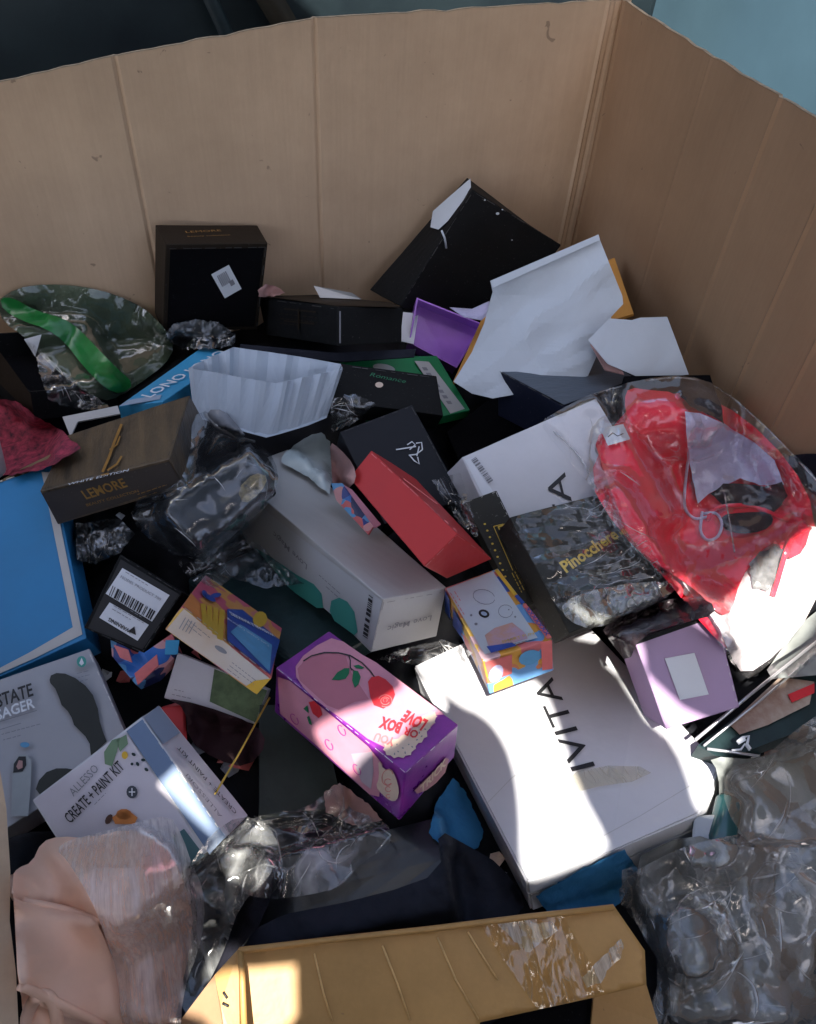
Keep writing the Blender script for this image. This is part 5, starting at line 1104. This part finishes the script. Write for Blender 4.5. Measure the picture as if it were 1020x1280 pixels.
t = thing('grey_hose', 'grey sealed pouch edge curling round below the pleated tray', 'pouch', at(280,540,.06))
drape('pouch', [(258,512),(280,512),(296,530),(310,548),(280,545),(262,532)], mat('grey_pouch', (.18,.19,.21), rough=.35, spec=.5, var=.3, bump=.4, bscale=20), t, step=5, bulge=.015, bw=12, amp=.004, seed=38)
tube('sealed_edge', [over(258,518,.006), over(270,532,.008), over(292,546,.008), over(318,552,.008)], .003, GREYW, t)
t = thing('dark_bag_scrap', 'crinkled clear scrap over black between the blue lid and the foil bag', 'plastic scrap', at(125,665,.04))
drape('scrap', [(95,655),(150,648),(168,668),(150,690),(120,705),(96,700)], BLKBAG, t, step=5, amp=.010, freq=28, lift=.01, crease=.014, cfreq=25, seed=39, rnd_edge=0, rough_edge=1.2)
drape('film', [(95,655),(150,648),(168,668),(150,690),(120,705),(96,700)], FILMB, t, step=5, amp=.006, freq=28, lift=.004, crease=.01, cfreq=25, seed=41, rnd_edge=0, rough_edge=1.2, solid=False)
ridges(t, [(95,655),(150,648),(168,668),(150,690),(120,705),(96,700)], 10, CREASE, 10, ln=(10,24))
t = BOX_O['wrapped']; tw_ = [o for o in COL.objects if o.name.startswith('wrapped_box')][0]
drape('shrink_wrap', [(630,648),(700,632),(772,611),(812,680),(843,740),(790,765),(735,787),(700,768),(670,705)], SHRINK, tw_, step=5, amp=.0015, freq=30, lift=.003, crease=.0025, cfreq=26, seed=40, solid=False)
ridges(tw_, [(635,652),(772,615),(840,735),(735,780),(670,705)], 44, CREASE, 11, ang=-28, spread=10, ln=(15,60), r=(.0003,.0009))
drape('shrink_wrap', [(700,752),(760,732),(838,725),(845,742),(790,768),(740,788),(708,775)], film('glare_wrap', haze=.30, gloss=.2, rough=.12, fscale=18, crease=.6, facet=.5, hazecol=(.66,.68,.64)), tw_, step=4, amp=.002, freq=50, lift=.004, crease=.004, cfreq=40, seed=42, solid=False)  # hazy patch stands for the bright reflection on the wrap's lower end
t = thing('purple_wrap', 'dark clear wrap bunched above the lilac box', 'plastic wrap', at(820,770,.1))
drape('wrap', [(750,782),(800,762),(850,745),(888,750),(896,768),(850,780),(800,795),(785,830),(765,805)], mat('plum_wrap', (.035,.025,.03), rough=.25, spec=.6, var=.5, bump=.7, bscale=24), t, step=5, amp=.008, freq=20, lift=.012, crease=.01, cfreq=16, seed=43)
t = thing('teal_film', 'clear film scrap over the dark teal box under the long white box', 'plastic film', at(300,700,.04))
drape('film', [(235,690),(262,668),(300,662),(345,700),(380,730),(330,735),(280,720)], FILMB, t, step=6, amp=.006, lift=.006, crease=.012, cfreq=14, seed=44, rnd_edge=0, rough_edge=1.2, solid=False)
t = thing('lace_scrap', 'pale pink lace scrap poking out under the cherry box', 'lace', at(410,1000,.02))
drape('lace', [(404,990),(425,978),(466,1010),(478,1026),(440,1032),(408,1015)], FLESH, t, step=4, amp=.006, freq=30, lift=.006, seed=45, rnd_edge=0, rough_edge=1.2, fd=.01, ff_=14)

for k, (lab, pl) in enumerate([('clear film scrap in the dark gap right of the two-label black box', [(222,700),(262,690),(300,715),(270,735),(235,722)]),
    ('clear film scrap between the red box and the barcoded white box', [(540,600),(575,590),(590,640),(600,675),(570,650)]),
    ('clear film scrap beside the long white box and the cherry box', [(555,800),(590,815),(570,850),(520,830),(470,825),(500,812)]),
    ('clear film scrap hanging by the pleated tray at its right side', [(412,500),(440,492),(470,505),(440,530),(415,540)]),
    ('clear film scrap over the open black box at the left edge', [(40,430),(70,455),(110,490),(140,510),(100,512),(60,500)])]):
    t = thing('film_scrap', lab, 'plastic film', over(*pl[0]), 'clear film scraps in the heap')
    drape('film', pl, FILM, t, step=4, amp=.005, lift=.010, fd=.014, ff_=12, seed=80+k, solid=False, rnd_edge=0, rough_edge=1.5)
    ridges(t, pl, 16, CREASE, 80+k, ln=(10,30), dens=.5)

# clear film across the front
t = thing('front_film', 'crumpled clear film over the wide black carton in front of the cherry box', 'plastic film', at(400,1070,.08))
drape('film', [(270,1060),(300,1030),(335,1016),(380,1012),(415,985),(428,975),(432,1010),(470,1022),(490,1035),(486,1060),(455,1075),(425,1110),(380,1120),(330,1125),(285,1110)], FILM, t, step=4, amp=.006, freq=9, lift=.012, fd=.030, ff_=8, seed=50, solid=False)
ridges(t, [(270,1060),(335,1016),(430,985),(488,1040),(425,1110),(300,1115)], 34, CREASE, 1)
for k, pp in enumerate([[(318,1020),(345,1040),(352,1078)], [(380,1066),(402,1046),(420,1030)], [(415,1020),(432,1050),(440,1090),(420,1110)], [(300,1092),(330,1080),(360,1088)], [(428,978),(430,1010),(418,1030)], [(460,1024),(488,1044),(470,1066)]]):
    q = [over(x, y, .022) for x, y in pp]; tube('film_fold', q, .0011, FILMC, t)
t = thing('side_film', 'bright crumpled film at the lower end of the paint kit box', 'plastic film', at(300,1100,.1))
drape('film', [(235,1085),(260,1045),(300,1018),(335,1030),(352,1062),(335,1100),(300,1130),(280,1190),(250,1250),(228,1275),(222,1200),(232,1130)], FILMC, t, step=4, amp=.006, freq=12, lift=.012, fd=.026, ff_=10, seed=51, solid=False)
ridges(t, [(240,1085),(300,1018),(345,1050),(335,1100),(280,1190),(235,1260)], 36, CREASE, 2, ln=(12,40))
t = thing('right_film', 'big heap of crumpled clear film filling the lower right corner', 'plastic film', at(930,1160,.08))
drape('film', [(850,1060),(885,1050),(940,1040),(1000,1010),(1060,970),(1060,1300),(805,1300),(830,1210),(800,1160),(768,1120),(790,1090)], FILMC, t, step=5, bulge=.02, amp=.004, freq=4, lift=.02, fd=.050, ff_=5, seed=52, solid=False)
ridges(t, [(850,1060),(940,1040),(1060,970),(1060,1300),(840,1300),(768,1120)], 60, CREASE, 3, ang=-25, spread=45, ln=(25,90), dens=.35, r=(.0004,.0014))
drape('film', [(890,1110),(940,1090),(1000,1085),(1060,1090),(1060,1300),(900,1300),(885,1220)], FILMC, t, step=5, bulge=.02, amp=.003, freq=5, lift=.015, fd=.035, ff_=7, seed=53, solid=False)
ridges(t, [(890,1110),(1000,1085),(1060,1090),(1060,1300),(900,1300)], 46, CREASE, 4, ang=60, spread=50, ln=(20,80), dens=.35, r=(.0004,.0014))
drape('film', [(770,1090),(800,1080),(830,1120),(850,1180),(860,1240),(840,1300),(800,1300),(828,1210),(800,1165)], FILMC, t, step=5, amp=.01, freq=18, lift=.014, fd=.02, ff_=9, seed=54, solid=False)
ridges(t, [(770,1090),(800,1080),(850,1180),(840,1300),(805,1300),(800,1165)], 34, CREASE, 5, ang=70, spread=35, ln=(12,45), dens=.35, r=(.0004,.0014))
t = thing('edge_film', 'clear film spread over the grey bag at the right edge', 'plastic film', at(960,970,.08))
drape('film', [(905,960),(950,950),(1010,900),(1060,870),(1060,1070),(990,1075),(940,1060),(905,1010)], FILMC, t, step=5, amp=.006, freq=9, lift=.01, fd=.022, ff_=7, seed=55, solid=False)
ridges(t, [(905,960),(1010,900),(1060,870),(1060,1070),(940,1060)], 34, CREASE, 6, ang=-30, spread=25, ln=(30,110), dens=.35, r=(.0004,.0014))

# ---------------------------------------------------------------- tan carton at the bottom
FOLDL = mat('fold_highlight', (.66,.42,.17), rough=.5, var=.2, scale=60)  # paler than the board: the highlight along the folds is in the colour
t = thing('tan_carton', 'open tan shipping carton with tape strips, at the bottom edge, its left end sunlit', 'carton', at(520,1220,.08), HEAP)
def zc(x, y): return .135-(y-1130-(770-x)*.11)*.00028
A = [(300,1187),(420,1173),(540,1160),(660,1145),(768,1133),(806,1188),(808,1231),(742,1247),(600,1278),(590,1330),(296,1330),(300,1250)]
warp_sheet('panel', A, zc, CARD_Y, t, amp=.004, freq=6, seed=3, step=9, th=.004, crease=0)
slab('end_flap', [at(298,1186,.136), at(268,1219,.12), at(276,1256,.115), at(286,1330,.10), at(300,1330,.10)], .004, CARD_Y, t)
slab('end_wall', [at(268,1219,.118), at(225,1276,.06), at(232,1330,.05), at(286,1330,.095)], .004, CARD_R, t)
slab('under_panel', [at(742,1247,.06), at(808,1231,.065), at(822,1278,.05), at(826,1330,.04), at(735,1330,.04)], .004, CARD_Y, t)
tube('rolled_rim', [at(299,1188,.138), at(420,1174,.138), at(540,1161,.138), at(660,1146,.138), at(767,1134,.138)], .003, CARD_Y, t)
tube('rolled_rim', [at(300,1189,.138), at(303,1220,.134), at(306,1300,.124)], .003, CARD_Y, t)
for k, pp in enumerate([[(393,1192),(404,1240),(415,1276)], [(478,1182),(497,1230),(512,1275)], [(547,1172),(570,1225),(598,1274)], [(585,1165),(600,1190),(622,1225)]]):
    tube('fold_line', [over(x, y, .0012) for x, y in pp], .0010, FOLDL, t)
drape('tape', [(596,1150),(628,1146),(700,1138),(742,1210),(755,1240),(700,1256),(672,1262),(640,1215)], TAPE, t, step=6, lift=.002, amp=.0012, freq=40, crease=.0015, cfreq=40, seed=60, rnd_edge=0, solid=False)
SCUF = film('scuffed_tape', haze=.5, hazecol=(.80,.76,.68), gloss=.1, fscale=30, crease=.3, rot=(0,0,.35), streak=(14,1,2), streak_amt=.6)
drape('scuffed_tape', [(622,1148),(640,1146),(655,1148),(672,1156),(690,1152),(698,1163),(684,1172),(676,1178),(664,1190),(652,1188),(640,1172),(624,1160)], SCUF, t, step=5, lift=.003, amp=.001, seed=61, rnd_edge=0, solid=False, rough_edge=1.5)
drape('scuffed_tape', [(728,1222),(745,1205),(762,1186),(775,1172),(780,1180),(776,1198),(762,1210),(752,1228),(735,1234)], SCUF, t, step=5, lift=.003, amp=.001, seed=62, rnd_edge=0, solid=False, rough_edge=1.5)
tube('staple', [over(279,1240,.001), over(284,1248,.001)], .0012, INK, t); tube('staple', [over(278,1254,.001), over(286,1258,.001)], .0012, INK, t)
t = thing('black_tray', 'black tray inside the tan carton at the bottom edge', 'tray', at(680,1265,.03))
slab('tray', [at(600,1290,.07), at(640,1268,.07), at(738,1248,.05), at(752,1274,.045), at(740,1330,.04), at(600,1330,.05)], .006, BLACKM, t)

# ---------------------------------------------------------------- peach pouch bottom left
t = thing('peach_mould', 'peach-pink soft silicone piece with folded rim under milky film, bottom left corner', 'silicone piece', at(120,1180,.14))
drape('body', [(15,1095),(22,1085),(40,1078),(52,1052),(75,1045),(110,1048),(160,1035),(205,1050),(225,1090),(240,1130),(240,1180),(225,1240),(215,1320),(30,1320),(28,1250),(22,1230),(20,1180)], SKIN, t, step=7, bulge=.08, bw=90, amp=.003, freq=6, lift=.03, seed=70, blur=60)
drape('folded_rim', [(16,1100),(14,1120),(30,1128),(60,1132),(90,1140),(118,1148),(132,1175),(148,1225),(150,1290),(60,1265),(30,1240),(22,1225),(20,1170)], SKIN, t, step=7, bulge=.012, bw=12, amp=.002, lift=.006, seed=71, blur=12)
def roll(pts, r):
    q = []
    for i in range(len(pts)-1):
        for s in range(3): q.append(tuple(np.array(pts[i])*(1-s/3)+np.array(pts[i+1])*s/3))
    q.append(pts[-1]); pp = [over(x, y, .002+r*.3) for x, y in q]
    for _ in range(3): pp = [pp[0]]+[(pp[i-1]+pp[i]*2+pp[i+1])/4 for i in range(1, len(pp)-1)]+[pp[-1]]
    return tube('rolled_lip', pp, r, SKIN, t, n=10)
roll([(15,1098),(16,1124),(40,1129),(80,1136),(112,1146),(124,1152)], .004)
roll([(24,1232),(36,1236),(60,1248),(90,1262),(130,1282)], .004)
roll([(34,1300),(32,1270),(44,1246),(58,1242),(70,1256),(72,1290)], .006)
t2 = thing('milky_film', 'streaky milky plastic film draped over the peach silicone piece', 'plastic film', at(170,1130,.18))
drape('film', [(70,1062),(85,1050),(130,1040),(170,1028),(212,1018),(228,1045),(240,1080),(254,1110),(256,1150),(248,1190),(228,1240),(225,1320),(160,1320),(150,1262),(148,1220),(128,1160),(112,1120),(84,1075)], FILMM, t2, step=6, amp=.004, freq=9, lift=.008, fd=.020, ff_=9, seed=72, mn=.004, solid=False)
# ---------------------------------------------------------------- an added, unseen awning that shades the bin
AW0 = np.array([.2,.8,0])+SUN*2.05; AU = np.cross(SUN, [0,0,1]); AU /= np.linalg.norm(AU); AV = np.cross(AU, SUN)
def aw(p): p = np.array(p); return (float(np.dot(p-AW0, AU)), float(np.dot(p-AW0, AV)))
# openings in the sheet, shaped to throw the sun patches; metres on its plane
HOLES = [[(-0.1356, -0.1221), (-0.148, -0.11), (-0.164, -0.0958), (-0.1836, -0.0795), (-0.203, -0.0773), (-0.2225, -0.1056), (-0.241, -0.1173), (-0.2638, -0.1254), (-0.2836, -0.1275), (-0.312, -0.1132), (-0.3282, -0.122), (-0.3417, -0.1429), (-0.3538, -0.167), (-0.3646, -0.1937), (-0.3758, -0.2181), (-0.3873, -0.2406), (-0.3981, -0.2583), (-0.4083, -0.2719), (-0.4169, -0.2843), (-0.4241, -0.2959), (-0.414, -0.3106), (-0.3862, -0.3282), (-0.3637, -0.3419), (-0.346, -0.3513), (-0.3348, -0.3521), (-0.3299, -0.3439), (-0.3255, -0.3263), (-0.3212, -0.2976), (-0.315, -0.2696), (-0.3065, -0.2427), (-0.2948, -0.2195), (-0.2797, -0.2006), (-0.265, -0.1874), (-0.251, -0.1803), (-0.2374, -0.1758), (-0.2246, -0.174), (-0.2072, -0.1678), (-0.1848, -0.1568), (-0.163, -0.1458), (-0.1418, -0.1347)],
 [(-0.0548, -0.2362), (-0.0732, -0.2236), (-0.0896, -0.2127), (-0.1083, -0.2021), (-0.1234, -0.191), (-0.1349, -0.1793), (-0.1444, -0.1684), (-0.1321, -0.1508), (-0.1485, -0.1488), (-0.1664, -0.1552), (-0.1816, -0.1631), (-0.1944, -0.1724), (-0.1953, -0.1824), (-0.1919, -0.192), (-0.1812, -0.1988), (-0.1687, -0.2035), (-0.1613, -0.212), (-0.1591, -0.2241), (-0.1519, -0.2336), (-0.1398, -0.2407), (-0.1293, -0.249), (-0.1197, -0.259), (-0.1127, -0.2702), (-0.1085, -0.2827), (-0.0987, -0.2857), (-0.0833, -0.2789), (-0.07, -0.2706), (-0.0589, -0.2608), (-0.0513, -0.2526), (-0.0472, -0.246)],
 [(-0.3338, -0.0076), (-0.3493, -0.0194), (-0.3708, -0.0296), (-0.4098, -0.0305), (-0.4311, -0.055), (-0.4408, -0.0876), (-0.4571, -0.1121), (-0.4722, -0.1351), (-0.5023, -0.1543), (-0.5154, -0.1749), (-0.5242, -0.1975), (-0.5289, -0.2219), (-0.5355, -0.2338), (-0.5518, -0.2351), (-0.5672, -0.2195), (-0.5709, -0.186), (-0.5568, -0.1591), (-0.574, -0.131), (-0.4946, -0.1157), (-0.453, -0.0915), (-0.4166, -0.0656), (-0.4051, -0.0167), (-0.359, -0.0142), (-0.3371, -0.0059)],
 [(-0.4815, 0.0819), (-0.5166, 0.0968), (-0.5311, 0.0796), (-0.5099, 0.0274), (-0.5448, 0.0415), (-0.5885, 0.0822), (-0.609, 0.1093), (-0.6223, 0.1336), (-0.6421, 0.1582), (-0.6598, 0.1759), (-0.682, 0.198), (-0.7244, 0.2381), (-0.7362, 0.2282), (-0.7521, 0.1982), (-0.7466, 0.1455), (-0.7171, 0.0708), (-0.6843, 0.0122), (-0.6463, -0.0333), (-0.6403, -0.0473), (-0.6268, -0.0442), (-0.6141, -0.0283), (-0.6022, 0.0009), (-0.5142, -0.0156), (-0.4864, -0.005), (-0.5024, 0.0425), (-0.5107, 0.097)],
 [(0.073, -0.3158), (0.0766, -0.3106), (0.0924, -0.3353), (0.0463, -0.3594), (0.0148, -0.3746), (-0.0059, -0.3798), (-0.0233, -0.3908), (-0.0429, -0.4), (-0.0428, -0.4148), (-0.0389, -0.4187), (-0.0173, -0.4304), (0.006, -0.4292), (0.0277, -0.4223), (0.0093, -0.3778), (0.0289, -0.3568), (0.0568, -0.331)],
 [(0.0009, -0.5098), (-0.0175, -0.4984), (-0.0519, -0.4715), (-0.0797, -0.4644), (-0.113, -0.4546), (-0.1252, -0.4949), (-0.1093, -0.5187), (-0.0655, -0.5277), (-0.0359, -0.5224), (0.0023, -0.5324)]]
OUT = [aw(p) for p in ((-.8,-.4,.5),(1.0,-.4,.6),(1.0,1.7,.6),(-.8,1.7,.5),(-.8,-.4,-.4),(1,1.6,-.4))]
u0, u1 = min(p[0] for p in OUT)-.08, max(p[0] for p in OUT)+.08; v0, v1 = min(p[1] for p in OUT)-.08, max(p[1] for p in OUT)+.08
pts = [(u0,v0),(u1,v0),(u1,v1),(u0,v1)]; eds = [(0,1),(1,2),(2,3),(3,0)]
for q in HOLES:
    k = len(pts); pts += q; eds += [(k+i, k+(i+1) % len(q)) for i in range(len(q))]
vv, _, ff, _, _, _ = geometry.delaunay_2d_cdt([Vector(q) for q in pts], eds, [], 0, 1e-6)
cen = np.array([np.mean([vv[i] for i in f], 0) for f in ff]); keep = ~np.any([inside_many(cen, q) for q in HOLES], 0)
V = np.array([AW0+AU*q[0]+AV*q[1] for q in vv]); F_ = [tuple(f) for f, k in zip(ff, keep) if k]
t = thing('added_sunshade', 'added grey canvas awning on poles that shades the bin, outside the picture', 'sunshade', (AW0[0], AW0[1], -.6))
CANV = mat('grey_canvas', (.30,.30,.29), rough=.9, var=.1, bump=.3)
o = link('canvas', V, F_, CANV, t, solid=False)
for a, b_ in ((u0,v0),(u1,v0),(u1,v1),(u0,v1)):
    p = AW0+AU*a+AV*b_; tube('pole', [(p[0],p[1],-.6), tuple(p)], .02, SILVER, t)
